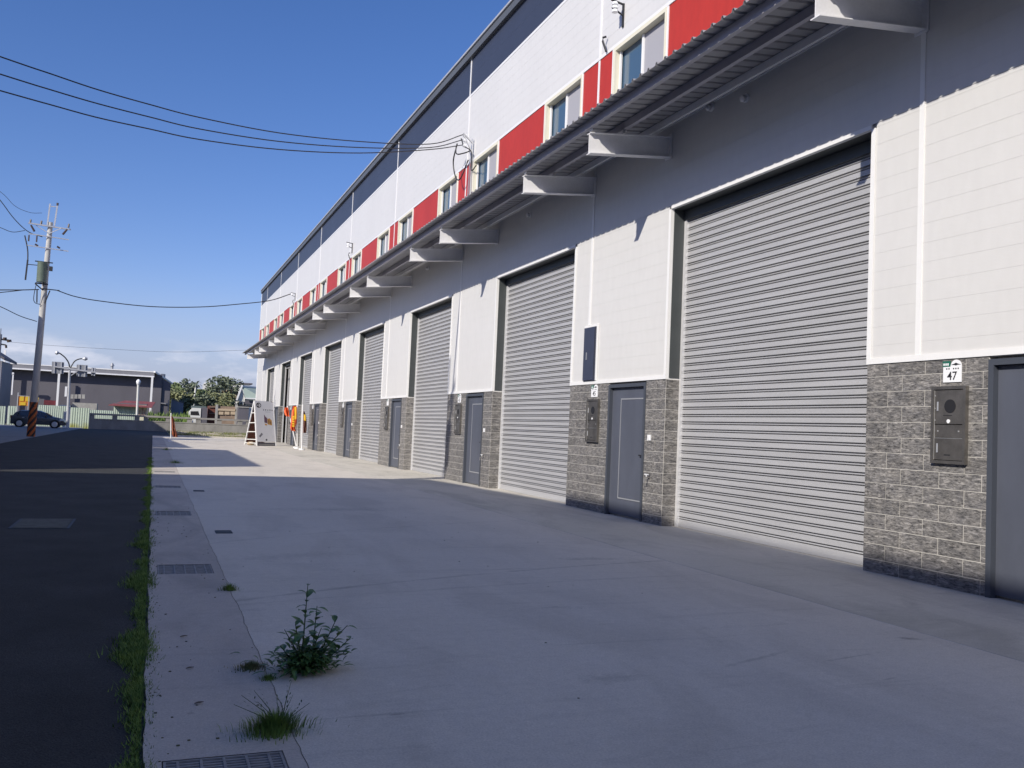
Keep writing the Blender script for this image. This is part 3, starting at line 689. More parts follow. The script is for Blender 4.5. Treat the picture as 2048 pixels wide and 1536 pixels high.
# ---------------------------------------------------------------- wires
def wire(pts, r, label, n=16):
    o = MB().tube(loop(pts, n=n), r, 5).build('cable', M['wire'], smooth=True); tag(o, label, 'cable')
E1 = (FX-.35, 23.95)
def mid(px, py, s, q0, q1):
    X = q0[0]+(q1[0]-q0[0])*s; Y = q0[1]+(q1[1]-q0[1])*s; return P(px, py, Y)
PA = (-6.3, 15.9)
for k, (y0, y1, y2, z0, lab) in enumerate([(115, 253, 277, 9.92, 'topmost black cable crossing the sky to the wall mast'), (150, 283, 296, 9.77, 'middle black cable crossing the sky to the wall mast'), (183, 297, 305, 9.62, 'lowest black cable crossing the sky to the wall mast')]):
    pts = [Vector((FX-.35, 23.95, z0))]
    def yat(px):   # Y along the line from mast to road pole for a picture column
        d = ray(px, 300); q = d.x/d.y; s = (E1[0]-q*E1[1])/((E1[0]-PA[0])-q*(E1[1]-PA[1])); return E1[1]+(PA[1]-E1[1])*s
    xs = [(800, y2), (600, y1+(y2-y1)*.28 if 0 else None)]
    prof = {115: [(860, 288), (720, 283), (560, 266), (400, 235), (300, 209), (195, 179), (100, 147), (0, 113)],
            150: [(860, 295), (720, 295), (560, 283), (400, 258), (300, 234), (195, 207), (100, 179), (0, 148)],
            183: [(860, 299), (720, 306), (560, 299), (400, 279), (300, 258), (195, 235), (100, 209), (0, 181)]}[y0]
    for px, py in prof: pts.append(P(px, py, yat(px)))
    e = pts[-1]; pts.append(Vector((PA[0], PA[1], e.z+(e.z-pts[-2].z)/(e-pts[-2]).xy.length*(Vector(PA)-e.xy).length*1.1)))
    wire(pts, .0135, lab, 6)
# ---------------------------------------------------------------- poles
def yring(c, z, y=0): return c
def utility_pole(bx, by, H, label, stripes=True, lean=(0, 0), r0=.215, r1=.13, arms=True, ztr=9.3):
    g = empty('utility_pole', (bx, by, 0), label, 'utility pole')
    def c(z): return Vector((bx+lean[0]*z/H, by+lean[1]*z/H, z))
    def rad(z): return r0+(r1-r0)*z/H
    MB().tube([c(0), c(H)], [rad(0), rad(H)], 20).build('shaft', M['pole'], g, smooth=True)
    if stripes:
        ns = 24; zt = 1.95; MBs = [MB(), MB()]
        nz = 26
        for i in range(ns):
            for j in range(nz):
                a0, a1 = 2*math.pi*i/ns, 2*math.pi*(i+1)/ns; z0, z1 = zt*j/nz, zt*(j+1)/nz
                k = int(math.floor((z0 - .30*(a0)/1.0)/.235)) % 2
                q = [c(z)+Vector((math.cos(t), math.sin(t), 0))*(rad(z)+.006) for t, z in ((a0, z0), (a1, z0), (a1, z1), (a0, z1))]
                MBs[k].quad(*q)
        MBs[0].build('orange_stripe', M['orange'], g); MBs[1].build('black_stripe', M['poleblk'], g)
    if arms:
        for z, half, bb in ((12.02, 1.08, .075), (11.42, 1.02, .05), (10.75, 1.06, .05)):
            p = c(z)+Vector((0, -.18, 0)); MB().bar(p-Vector((half, .1, -.05)), p+Vector((half, .1, -.02)), bb).build('crossarm', M['galv'], g)
        b = MB()
        p = c(12.02)
        for sx in (-1.0, -.45, .95): b.tube([p+Vector((sx, -.2, .06)), p+Vector((sx+.02, -.2, .28))], [.06, .045], 8)
        for sx in (-.95, .9): b.tube([p+Vector((sx, -.2, -.05)), p+Vector((sx+.2*(1 if sx < 0 else -1), -.25, -.38))], [.05, .06], 8)
        for sx in (-1.0, -.6): b.tube([c(11.4)+Vector((sx, -.2, 0)), c(11.4)+Vector((sx, -.2, -.35))], .04, 8)
        for sx in (-.5, .62): b.tube([c(10.8)+Vector((sx, -.2, .03)), c(10.8)+Vector((sx-.15, -.2, .12))], .05, 8)
        b.build('insulator', M['porcelain'], g)
        b = MB().bar(c(11.6)+Vector((.05, -.15, 0)), c(12)+Vector((-.7, -.2, 0)), .04).bar(c(11.6)+Vector((-.05, -.15, 0)), c(12)+Vector((.6, -.2, 0)), .04)
        b.build('brace', M['galv'], g)
        b = MB().bar(c(12.1)+Vector((-.14, -.1, 0)), c(13.35)+Vector((-.10, -.1, 0)), .075).bar(c(12.1)+Vector((.22, -.1, 0)), c(13.3)+Vector((.28, -.1, 0)), .075).bar(c(13.2)+Vector((-.1, -.1, 0)), c(13.22)+Vector((.28, -.1, 0)), .04)
        b.build('top_post', M['galv'], g)
        MB().tube([c(13.3)+Vector((.28, -.1, 0)), c(13.45)+Vector((.28, -.1, 0))], .06, 8).build('cap_insulator', M['porcelain'], g)
    t = MB(); zt = ztr
    for (dx, rr) in ((-.0, .26),):
        q = c(zt-.55)+Vector((-.14, -.42, 0)); t.tube([q, q+Vector((0, 0, .06)), q+Vector((0, 0, 1.1)), q+Vector((0, 0, 1.14))], [rr*.96, rr, rr, rr*1.06], 16)
    t.build('transformer', M['tank'], g, smooth=True)
    b = MB().bar(c(zt+.62)+Vector((-.55, -.45, 0)), c(zt+.62)+Vector((.35, -.35, 0)), .06).bar(c(zt-.62)+Vector((-.45, -.4, 0)), c(zt-.62)+Vector((.2, -.3, 0)), .07).bar(c(zt-.65)+Vector((-.45, -.4, 0)), c(zt-1.0)+Vector((0, -.1, 0)), .05)
    b.box(*(c(zt+.15)+Vector((.2, -.5, 0))), *(c(zt+.4)+Vector((.36, -.3, 0))))
    b.bar(c(zt+.4)+Vector((-.9, -.4, 0)), c(zt+.4)+Vector((-.4, -.4, 0)), .04).bar(c(zt+.45)+Vector((-.92, -.4, .2)), c(zt-.3)+Vector((-.95, -.4, -.2)), .08)
    b.build('transformer_mount', M['iron'], g)
    b = MB().tube(loop([c(10.75)+Vector((-1.2, -.2, .6)), c(10.6)+Vector((-1.0, -.3, 0)), c(10)+Vector((-.93, -.35, 0)), c(9.6)+Vector((-.92, -.4, 0))]), .035, 5)
    b.tube(loop([c(8.8)+Vector((-.35, -.5, 0)), c(8)+Vector((-.45, -.4, 0)), c(7.6)+Vector((-.4, -.3, 0)), c(7.5)+Vector((-.1, -.2, 0))]), .02, 5)
    b.build('jumper_cable', M['wire'], g)
    b = MB().bar(c(8.35)+Vector((-.35, -.15, 0)), c(7.6)+Vector((-.3, -.15, 0)), .06).bar(c(8.35)+Vector((.3, -.15, 0)), c(7.6)+Vector((.1, -.15, 0)), .06)
    b.bar(c(8.42)+Vector((-.1, -.2, 0)), c(8.40)+Vector((.8, -.2, 0)), .05)
    b.build('lower_bracket', M['iron'], g)
    return g
base1 = (-6.35, 57.0)
utility_pole(*base1, 12.3, 'tall concrete utility pole with transformer and orange and black striped foot', lean=(.22, 0))
utility_pole(-6.3, 15.9, 13.6, 'concrete utility pole outside the left edge carrying the three cables', stripes=False, ztr=11.1)
# wires at the far pole
pt = Vector((-6.05, 57, 8.42))
wire([pt+Vector((.5, -.2, -.02))]+[P(px, py, 57+(px-110)/475*1.7) for px, py in ((150, 593), (200, 602), (300, 613), (400, 614), (480, 608), (540, 601))]+[Vector((FX-.3, 58.7, 9.75))], .028, 'single black cable sagging from the striped pole to the warehouse', 6)
wire([P(-60, 325, 57), P(0, 400, 57), P(28, 437, 57), P(56, 463, 57), P(85, 474, 57)], .024, 'dark cable dropping steeply from upper left to the pole crossarms', 6)
wire([P(-80, 330, 57), P(0, 383, 57), P(30, 412, 57), P(60, 425, 57), P(84, 426, 57)], .012, 'thin cable reaching the twin posts on top of the pole', 6)
wire([P(-60, 432, 57), P(0, 455, 57), P(25, 464, 57), P(50, 461, 57)], .018, 'slack dark cable ending at the left tip of the top crossarm', 6)
wire([P(-60, 582, 57), P(0, 580, 57), P(40, 580, 57), P(78, 579, 57)], .03, 'upper level cable leaving the transformer to the left', 6)
wire([P(-60, 590, 57), P(0, 585, 57), P(30, 582, 57), P(46, 580, 57)], .024, 'lower level cable joining the one from the transformer', 6)
wire([P(-60, 590, 57), P(0, 613, 57), P(40, 632, 57), P(74, 643, 57)], .022, 'dark cable descending from the left to the middle of the pole', 6)
wire([P(20, 684, 140), P(90, 690, 140), P(200, 697, 140), P(350, 704, 140), P(500, 700, 140)], .018, 'very faint distant cable crossing the sky above the shed roof', 6)

# ---------------------------------------------------------------- buildings left of the road (outside the frame, they shade it)
def block(name, x0, x1, y0, y1, h, label, m, par=.25):
    g = empty(name, ((x0+x1)/2, (y0+y1)/2, 0), label, 'building')
    MB().box(x0, y0, -.02, x1, y1, h-.1).build('wall', m, g)
    MB().box(x0-.1, y0-.1, h-.1, x1+.1, y1+.1, h).build('roof', M['coping'], g)
    n = int((y1-y0)//5)
    for k in range(n):
        yy = y0+2+k*5
        MB().box(x1, yy, .02, x1+.03, yy+2.8, 3.2).build('roller_door', M['galv'], g)
    return g
mw = mat('rendered_wall', (.45,.44,.42), .85, var=.15, vs=.6)
# third building follows the picture edge: set back further with distance
def wedge(name, pts, h, label):
    g = empty(name, (sum(p[0] for p in pts)/len(pts), sum(p[1] for p in pts)/len(pts), 0), label, 'building')
    MB().extr(pts, 'z', -.02, h).build('wall', mw, g)
    cx_, cy_ = g.location.x, g.location.y
    MB().extr([(cx_+(x-cx_)*1.004, cy_+(y-cy_)*1.004) for x, y in pts], 'z', h+.002, h+.12).build('roof', M['coping'], g)
wedge('factory_building', [(-30, -45), (-6.3, -45), (-6.3, 7), (-7.2, 14.7), (-30, 14.7)], 10.15, 'grey rendered factory left of the camera whose roof line shades the apron')
wedge('workshop_building', [(-30, 22.6), (-7.4, 22.6), (-7.4, 37.2), (-30, 37.2)], 7.4, 'lower workshop building left of the road behind the first factory')
wedge('storage_building', [(-8.1, 39.3), (-30, 39.3), (-30, 60), (-9.3, 60)], 6.85, 'storage building left of the road just outside the picture')
wedge('depot_building', [(-9.7, 61), (-30, 61), (-30, 84), (-12.8, 84)], 9.7, 'depot building beyond the storage building at the left edge')
st = empty('shade_tower', (-9.5, 55.2, 6.99), 'unseen block added on the storage building roof to shade the striped pole', 'shade tower')  # out of view, added so its shadow darkens the lower striped pole
MB().box(-10.2, 54.0, 6.98, -9.05, 56.4, 8.6).build('wall', mw, st); MB().box(-10.3, 53.9, 8.6, -8.97, 56.5, 8.7).build('roof', M['coping'], st)
# ---------------------------------------------------------------- far side of the turning area
M.update(
 parapet=mat('weathered_concrete', (.33,.315,.29), .9, var=.3, vs=1.2, stretch=(1,1,.4), bump=.3, bs=8, fine=.08, fs=20),
 fgreen=mat('pale_green_sheet', (.46,.54,.46), .6, var=.12, vs=1.5, stretch=(1,1,.4)),
 fmoss=mat('mossy_green_sheet', (.46,.54,.44), .7, var=.1, vs=1.2),
 grey=mat('shed_grey', (.24,.24,.26), .7, var=.15, vs=.4),
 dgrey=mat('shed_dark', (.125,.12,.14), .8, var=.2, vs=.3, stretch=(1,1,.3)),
 shedblue=mat('blue_grey_sheet', (.22,.25,.32), .6, var=.1, vs=1),
 roofred=mat('rust_red_roof', (.26,.075,.07), .7, var=.25, vs=2),
 roofgrn=mat('pale_green_roof', (.36,.44,.38), .6, var=.12, vs=.6),
 wallw=mat('white_wall', (.68,.68,.64), .8, var=.08, vs=1),
 brick=mat('brown_boards', (.30,.22,.16), .9, var=.25, vs=1.5),
 rust=mat('rust_brown', (.17,.06,.04), .8, var=.3, vs=2),
 carp=mat('car_paint', (.10,.108,.12), .25, metal=.5, spec=.8),
 carg=mat('car_glass', (.015,.018,.02), .06, spec=1),
 tyre=mat('tyre', (.02,.02,.02), .9),
 rim=mat('alloy', (.65,.65,.66), .3, metal=.5),
 lightc=mat('headlight', (.7,.72,.74), .15),
 yellow=mat('yellow_sign', (.62,.42,.03), .5),
 orsign=mat('orange_sign', (.6,.22,.03), .5),
 flago=mat('flag_orange', (.80,.16,.04), .7, col2=(.72,.11,.03), vs=6),
 flagd=mat('backlit_flag', (.42,.11,.04), .8, col2=(.22,.07,.04), vs=3),  # browner orange puts the backlit shade into the cloth colour
 flagy=mat('flag_yellow', (.85,.50,.03), .7),
 palewood=mat('pale_wood', (.48,.38,.26), .8),
 signw=mat('sign_white', (.86,.86,.87), .45, var=.04, vs=1.5),
 purple=mat('purple_print', (.14,.07,.12), .6),
 ochre=mat('ochre_print', (.62,.33,.08), .6),
 hill=mat('far_hill', (.055,.075,.06), .95, var=.3, vs=.05),
 roadw=mat('signback', (.28,.29,.31), .5, metal=.3),
 bark=mat('bark', (.14,.11,.085), .9, var=.3, vs=6),
 load=mat('tarpaulin_load', (.38,.37,.34), .8, var=.25, vs=2),
)
def moss_foot(m):
    t = m.node_tree; n = t.nodes; l = t.links; b = n['Principled BSDF']; g = n.new('ShaderNodeNewGeometry'); sp_ = n.new('ShaderNodeSeparateXYZ'); l.new(g.outputs['Position'], sp_.inputs[0])
    no = n.new('ShaderNodeTexNoise'); no.inputs['Scale'].default_value = 1.3; no.inputs['Detail'].default_value = 6; l.new(g.outputs['Position'], no.inputs[0])
    ad = n.new('ShaderNodeMath'); ad.operation = 'MULTIPLY_ADD'; ad.inputs[1].default_value = 1.6; l.new(no.outputs[0], ad.inputs[0]); ng = n.new('ShaderNodeMath'); ng.operation = 'MULTIPLY'; ng.inputs[1].default_value = -1; l.new(sp_.outputs[2], ng.inputs[0]); l.new(ng.outputs[0], ad.inputs[2])
    rp = n.new('ShaderNodeMapRange'); rp.inputs[1].default_value = .35; rp.inputs[2].default_value = .9; l.new(ad.outputs[0], rp.inputs[0])
    src = b.inputs['Base Color'].links[0].from_socket; mx_ = n.new('ShaderNodeMix'); mx_.data_type = 'RGBA'; l.new(rp.outputs[0], mx_.inputs[0]); l.new(src, mx_.inputs[6]); mx_.inputs[7].default_value = (.30,.31,.08,1); l.new(mx_.outputs[2], b.inputs['Base Color'])
moss_foot(M['fmoss'])
for k, (c1, c2) in enumerate([((.19,.235,.10), (.10,.14,.06)), ((.26,.27,.13), (.14,.16,.08)), ((.17,.20,.13), (.09,.115,.075)), ((.30,.24,.15), (.18,.16,.09))]):
    M['crown%d' % k] = mat('foliage_%s' % ['mid', 'olive', 'dark', 'dry'][k], c1, .7, col2=c2, vs=.8, fine=.15, fs=5)  # foliage colours lightened, distance haze is put into them

YW = 92.0
def gx(px, Y): return P(px, 838, Y).x
par = empty('parapet_wall', (gx(330, YW), YW, 0), 'weathered grey concrete parapet with rectangular openings across the end of the road', 'parapet')
x0 = gx(179, YW); x1 = 16.0
MB().box(x0, YW, -.1, x1, YW+.30, .96).build('wall_base', M['parapet'], par)
MB().box(x0-.05, YW-.05, 1.29, x1, YW+.35, 1.46).build('coping_rail', M['parapet'], par)
MB().box(x0, YW-.035, .86, x1, YW-.002, .955).build('string_course', M['parapet'], par)
seq = [(1.52, .42), (1.52, .45), (.36, .45)]
pm = []; x = x0+.4; k = 0
MB().box(x0, YW+.02, .962, x, YW+.28, 1.288).build('pillar', M['parapet'], par)
while x < x1:
    o, p = seq[k % 3]; x += o
    MB().box(x, YW+.01, .962, min(x+p, x1+.1), YW+.29, 1.288).build('pillar', M['parapet'], par); x += p; k += 1
# corrugated sheets
def corr(name, xa, xb, Y, z0, z1, m, parent=None, pitch=.19, d=.035, slope=0, **t):
    b = MB(); n = max(2, int((xb-xa)/pitch)); pr = []
    for i in range(n):
        x = xa+(xb-xa)*i/n; w_ = (xb-xa)/n; pr += [(x, 0), (x+w_*.4, 0), (x+w_*.5, -d), (x+w_*.9, -d)]
    pr.append((xb, 0)); q = len(pr)
    b.v = [(x, Y+dy, z0) for x, dy in pr]+[(x, Y+dy, z1+slope*(x-xa)) for x, dy in pr]+[(x, Y+dy+.012, z0) for x, dy in pr]+[(x, Y+dy+.012, z1+slope*(x-xa)) for x, dy in pr]
    b.f = [(i, i+1, q+i+1, q+i) for i in range(q-1)]+[(2*q+i, 2*q+i+1, 3*q+i+1, 3*q+i) for i in range(q-1)]+[(q+i, q+i+1, 3*q+i+1, 3*q+i) for i in range(q-1)]
    return b.build(name, m, parent, **t)
def fence(px0, px1, Y, ytop, label, m, z0=-.1, step=2.4):
    xa, xb = gx(px0, Y), gx(px1, Y); zt = P((px0+px1)/2, ytop, Y).z
    g = empty('sheet_fence', ((xa+xb)/2, Y, 0), label, 'fence')
    n = max(1, round((xb-xa)/step)); w_ = (xb-xa)/n
    for i in range(n): corr('sheet', xa+i*w_+.01, xa+(i+1)*w_-.01, Y, z0, zt, m, g)
    p = MB()
    for i in range(n+1): p.box(xa+i*w_-.03, Y+.03, z0, xa+i*w_+.03, Y+.09, zt-.1)
    p.build('fence_posts', M['galv'], g)
    return g
fence(140, 178.5, 97, 815.5, 'pale green corrugated fence panel with mossy yellow foot, right of the lamp post', M['fmoss'], z0=-.35)
fence(70, 138, 103, 811, 'pale green corrugated sheet fence behind the parked car', M['fgreen'])
fence(178, 226, 104, 820.5, 'pale green corrugated sheet fence directly above the left end of the parapet', M['fgreen'])
fence(-14, 10, 99, 812, 'pale green corrugated fence at the left picture edge', M['fgreen'])
fence(14.5, 33, 104, 812, 'pale green fence sheets left of the parked car behind its tail', M['fgreen'])
# red roofed hut
hY = 106; xa, xb = gx(226, hY), gx(292, hY)
hut = empty('red_roofed_hut', ((xa+xb)/2, hY+2, 0), 'low hut with rusty red sheet roof and corrugated pale green front', 'hut')
zt = P(260, 812, hY).z
corr('front_wall', xa, gx(274.5, hY), hY, -.1, zt, M['fgreen'], hut)
MB().box(gx(274.8, hY), hY, -.1, xb, hY+.1, zt+.15).build('side_wall', mat('cream_wall', (.62,.60,.45), .8), hut)
MB().box(xa, hY+.2, -.1, xb, hY+4, zt+.3).build('wall', M['dgrey'], hut)
rz0, rz1 = P(250, 811, hY-1).z, P(250, 801, hY+2.6).z
rf = MB(); ra, rb = gx(215, hY-.8), gx(302, hY-.8)
rf.v = [(ra, hY-.8, rz0), (rb, hY-.8, rz0-.05), (rb+.35, hY+2.6, rz1), (ra+1.5, hY+2.6, rz1), (ra, hY-.8, rz0-.08), (rb, hY-.8, rz0-.13), (rb+.35, hY+2.6, rz1-.08), (ra+1.5, hY+2.6, rz1-.08)]
rf.f = [(0,1,2,3), (4,5,6,7), (0,1,5,4), (1,2,6,5), (2,3,7,6), (3,0,4,7)]
rf.build('roof', M['roofred'], hut)
ps = MB()
for k, (a, b_) in enumerate([(276.5, 280), (282, 286), (287, 290)]): ps.box(gx(a, hY-.02), hY-.03, 1.3, gx(b_, hY-.02), hY-.01, 2.0+.2*(k % 2))
ps.build('poster', mat('faded_poster', (.5,.36,.3), .8, var=.4, vs=5), hut)
# white globe lamp on a white post
lp = empty('globe_lamp_post', (gx(276, 100), 100, 0), 'white globe lamp on a white post in front of the red roofed hut', 'lamp post')
a = P(274, 834, 100); t_ = P(276.5, 770, 100)
MB().tube([(a.x, 100, -.1), (t_.x, 100, t_.z)], .11, 8).build('post', M['wallw'], lp)
MB().tube([(t_.x, 100, t_.z), (t_.x, 100, t_.z+.1), (t_.x, 100, t_.z+.35), (t_.x, 100, t_.z+.5), (t_.x, 100, t_.z+.6)], [.1, .17, .23, .17, .04], 12).build('globe', M['plate'], lp, smooth=True)
# big open fronted shed
sY = 128
xl, xr = gx(-40, sY), gx(303, sY); zr = P(305, 743, sY).z; zl = zr+.25
shed = empty('open_shed', ((xl+xr)/2, sY+8, 0), 'long dark grey industrial shed with pale fascia and white columns across the road', 'industrial shed')
zf = P(303, 752.5, sY).z
MB().box(xl, sY, zf+.05, xr, sY+.25, zr-.12).build('fascia', M['grey'], shed)
MB().box(xl, sY-.05, zr-.12, xr+.1, sY+.3, zr+.02).build('roof_edge', M['trim'], shed)
MB().box(xl, sY-.08, zf-.13, xr, sY+.12, zf+.04).build('gutter', M['steelw'], shed)
MB().box(xl, sY+1.2, -.1, xr+1.0, sY+1.4, zf+.3).build('wall', M['dgrey'], shed)
# roof slopes down to the right behind
xe, ze = P(344, 768, sY+8).x, P(344, 766, sY+8).z
MB().bar((xr, sY-.1, zr-.03), (xe, sY+8.9, ze-.03), .22).build('roof_edge', M['trim'], shed)
MB().quad((xr, sY, zr), (xr+.1, sY+.0, zr-.2), (xe, sY+9, ze-.2), (xe, sY+9, ze)).quad((xl, sY, zr), (xr, sY, zr), (xe, sY+9, ze), (xl, sY+9, zr+.2)).build('roof', M['galv'], shed)
MB().extr([(xr-.0, -.1), (xr, zf+.4), (P(330, 765, sY+4).x, P(330, 762, sY+4).z), (P(341, 770, sY+4).x, P(341, 769, sY+4).z), (P(341, 770, sY+4).x, -.1)], 'y', sY+1.5, sY+4).build('side_bay', M['dgrey'], shed)
for (px, pt_, pb) in ((303, 753, 806), (115, 747, 818), (3, 700, 818)):
    a, b_ = P(px, pt_, sY-.3), P(px-1.6, pb, sY-.3); MB().box(b_.x-.13, sY-.4, -.1, b_.x+.13, sY-.15, a.z).build('column', M['trim'], shed)
MB().bar(P(320, 806, sY+1.3), P(336, 808, sY+1.3), .15).bar(P(322, 770, sY+1.3), P(319, 820, sY+1.3), .12).bar(P(337, 800, sY+1.3), P(336, 822, sY+1.3), .12).build('side_rail', M['grey'], shed)
MB().box(P(8, 745, 127).x, 126.5, P(8, 747, 127).z-.1, P(29, 748, 127).x, 126.7, P(8, 747, 127).z+.18).box(P(21.5, 750, 127).x, 126.5, .1, P(23.5, 750, 127).x, 126.7, P(20, 748, 127).z).box(P(26, 750, 127).x, 126.5, P(26, 790, 127).z, P(28.6, 750, 127).x, 126.7, P(20, 748, 127).z).build('door_rail', M['steelw'], shed)
MB().box(P(86, 805, 127).x, 127.9, P(86, 809, 127).z, P(110, 805, 127).x, 128.0, P(110, 801, 127).z).build('red_banner', mat('dull_red', (.15,.02,.03), .7, var=.4, vs=4), shed)
v_ = P(224, 735, sY+2); MB().tube([(v_.x, v_.y, zr-.1), (v_.x, v_.y, zr+.5)], .18, 8).tube([(v_.x, v_.y, zr+.5), (v_.x, v_.y, zr+.9)], [.3, .1], 8).build('roof_vent', M['roadw'], shed)
v_ = P(322, 745, sY+5); MB().tube([(v_.x, v_.y, v_.z-.9), (v_.x, v_.y, v_.z-.2)], .6, 8).build('roof_vent', M['roadw'], shed)
bs = empty('blue_lean_to', (gx(352, 133), 134, 0), 'blue grey sheet lean-to at the right end of the dark shed', 'lean-to')
zz1, zz2 = P(343, 798, 133).z, P(365, 806, 133).z
MB().extr([(gx(341, 133), -.1), (gx(341, 133), zz1), (gx(365, 133), zz2), (gx(365, 133), -.1)], 'y', 133, 137).build('wall', M['shedblue'], bs)
MB().quad((gx(340, 132.8), 132.8, zz1+.1), (gx(366, 132.8), 132.8, zz2+.1), (gx(367, 138), 138, zz2+.2), (gx(341, 138), 138, zz1+.2)).build('roof', M['grey'], bs)
# gable of the house at the left edge
gh = empty('gabled_house', (gx(-8, 112), 114, 0), 'dark gabled house cut by the left picture edge behind the shed column', 'house')
a, b_, c = P(-30, 690, 112), P(11, 716, 112), P(4, 722, 112)
MB().box(a.x, 112, -.1, c.x, 120, c.z).build('wall', M['grey'], gh)
MB().extr([(a.x, a.z), (b_.x, b_.z), (b_.x, b_.z-.28), (a.x, a.z-.4)], 'y', 111.2, 121).build('roof', M['dgrey'], gh)
# second far pole at the left edge
fp = empty('far_utility_pole', (gx(-1, 122), 110, 0), 'distant dark utility pole with crossarms cut by the left picture edge', 'utility pole')
q = P(0, 672, 110); MB().tube([(q.x, 110, 0), (q.x, 110, q.z+.2)], .2, 8).build('shaft', M['roadw'], fp)
MB().bar(P(-14, 676, 110), P(19, 681, 110), .18).bar(P(0, 688, 110), P(12, 690, 110), .14).bar(P(2, 657, 110), P(1, 676, 110), .06).build('crossarm', M['iron'], fp)
MB().tube([P(18, 680, 110), P(19, 684, 110)], .25, 6).tube([P(10, 679, 110), P(10, 675, 110)], .2, 6).tube([P(12, 690, 110), P(12.5, 696, 110)], .12, 6).build('insulator', M['porcelain'], fp)
# street lamp with two arms and backs of road signs
sY2 = 93; b0 = P(134.5, 857, sY2)
sl_ = empty('street_lamp', (b0.x, sY2, 0), 'grey double-armed street lamp carrying two road signs seen from behind', 'street lamp')
tp = P(139.5, 735, sY2)
MB().tube([(b0.x, sY2, -.1), (tp.x, sY2, tp.z)], [.15, .10], 10).build('post', M['galv'], sl_)
MB().tube(loop([tp-Vector((0,0,.3)), P(138, 728, sY2), P(131, 716, sY2), P(120, 707, sY2), P(114, 705, sY2)]), .065, 6).build('arm', M['iron'], sl_)
MB().tube(loop([tp-Vector((0,0,.2)), P(143.5, 731, sY2), P(150, 722, sY2), P(159, 718, sY2), P(168, 717.5, sY2)]), .06, 6).build('arm', M['iron'], sl_)
for a, b_ in ((P(118, 706.5, sY2), P(110.5, 705, sY2)), (P(165, 717.8, sY2), P(175, 717, sY2))): MB().tube([a, (a+b_)/2, b_], [.07, .2, .12], 8).build('lamp_head', M['galv'], sl_)
MB().bar(P(108, 733, sY2-.1), P(192, 745, sY2-.1), .12).bar(P(142, 751, sY2-.1), P(155, 742, sY2-.1), .08).build('sign_bar', M['galv'], sl_)
for px0, px1, py0, py1 in ((104, 128.5, 723, 748), (153.5, 175.5, 729, 754), (183, 192, 735, 752)):
    a, b_ = P(px0, py0, sY2+.1), P(px1, py1, sY2+.1)
    pts = [P(px0, py0, sY2+.1), P(px1, py0+1.5, sY2+.1), P(px1-1.5, py1, sY2+.1), P(px0-1, py1-1.5, sY2+.1)]
    m_ = MB(); m_.v = [tuple(p) for p in pts]+[tuple(p+Vector((0, .06, 0))) for p in pts]; m_.f = [(0,1,2,3), (4,5,6,7), (0,1,5,4), (1,2,6,5), (2,3,7,6), (3,0,4,7)]
    sb = m_.build('sign_back', M['roadw'], sl_)
    m_ = MB()
    for fx in (.22, .78):
        u_ = pts[0].lerp(pts[1], fx); v_ = pts[3].lerp(pts[2], fx); m_.bar(u_-Vector((0,.05,0)), v_-Vector((0,.05,0)), .1)
    m_.build('stiffener', M['galv'], sb)
MB().box(P(130.5, 773, sY2).x, sY2-.1, P(131, 793, sY2).z, P(135, 773, sY2).x, sY2, P(131, 773, sY2).z).build('small_sign', M['plate'], sl_)
MB().box(P(127.5, 820, sY2-1).x, sY2-1, -.1, P(133, 820, sY2-1).x, sY2-.8, P(130, 822, sY2-1).z).build('post_box', M['wallw'], sl_)
# yellow and orange signs
os_ = empty('orange_notice_board', (gx(46, 100), 100, 0), 'orange and yellow notice board in a metal frame left of the striped pole', 'notice board')
fr_ = [P(36.5, 792, 100), P(57, 793, 100), P(55.5, 812, 100), P(35.5, 811, 100)]
MB().box(fr_[3].x, 100, fr_[3].z, fr_[1].x, 100.08, fr_[0].z).build('board', M['orsign'], os_)
MB().box(fr_[3].x+.2, 99.95, fr_[3].z+.05, fr_[1].x-.2, 99.99, fr_[3].z+.35).build('lower_print', M['yellow'], os_)
b = MB()
for i in range(2): b.box(fr_[3].x+.15+i*.5, 99.95, fr_[3].z+.45, fr_[3].x+.5+i*.5, 99.99, fr_[3].z+.95)
b.build('panel_print', M['yellow'], os_)
b = MB(); zb, zt2 = fr_[3].z, fr_[0].z; xa_, xb_ = fr_[3].x, fr_[1].x
b.box(xa_-.08, 99.94, -.1, xa_, 100.1, zt2+.35).box(xb_, 99.94, -.1, xb_+.06, 100.1, zt2).box(xa_, 99.94, zt2, xb_, 100.1, zt2+.05)
b.build('frame', M['galv'], os_)
ys_ = empty('yellow_road_sign', (gx(74, 98), 98, 0), 'narrow yellow sign just right of the striped pole above the car', 'sign')
MB().extr([(P(71, 811, 98).x, P(71, 811, 98).z), (P(74.5, 813, 98).x, P(75, 813, 98).z), (P(77.5, 797, 98).x, P(77, 795, 98).z), (P(72, 794, 98).x, P(71, 794, 98).z)], 'y', 98, 98.08).build('sign_panel', M['yellow'], ys_)
MB().box(gx(73.5, 98), 98.08, -.1, gx(74.5, 98), 98.15, P(74, 800, 98).z).build('post', M['galv'], ys_)

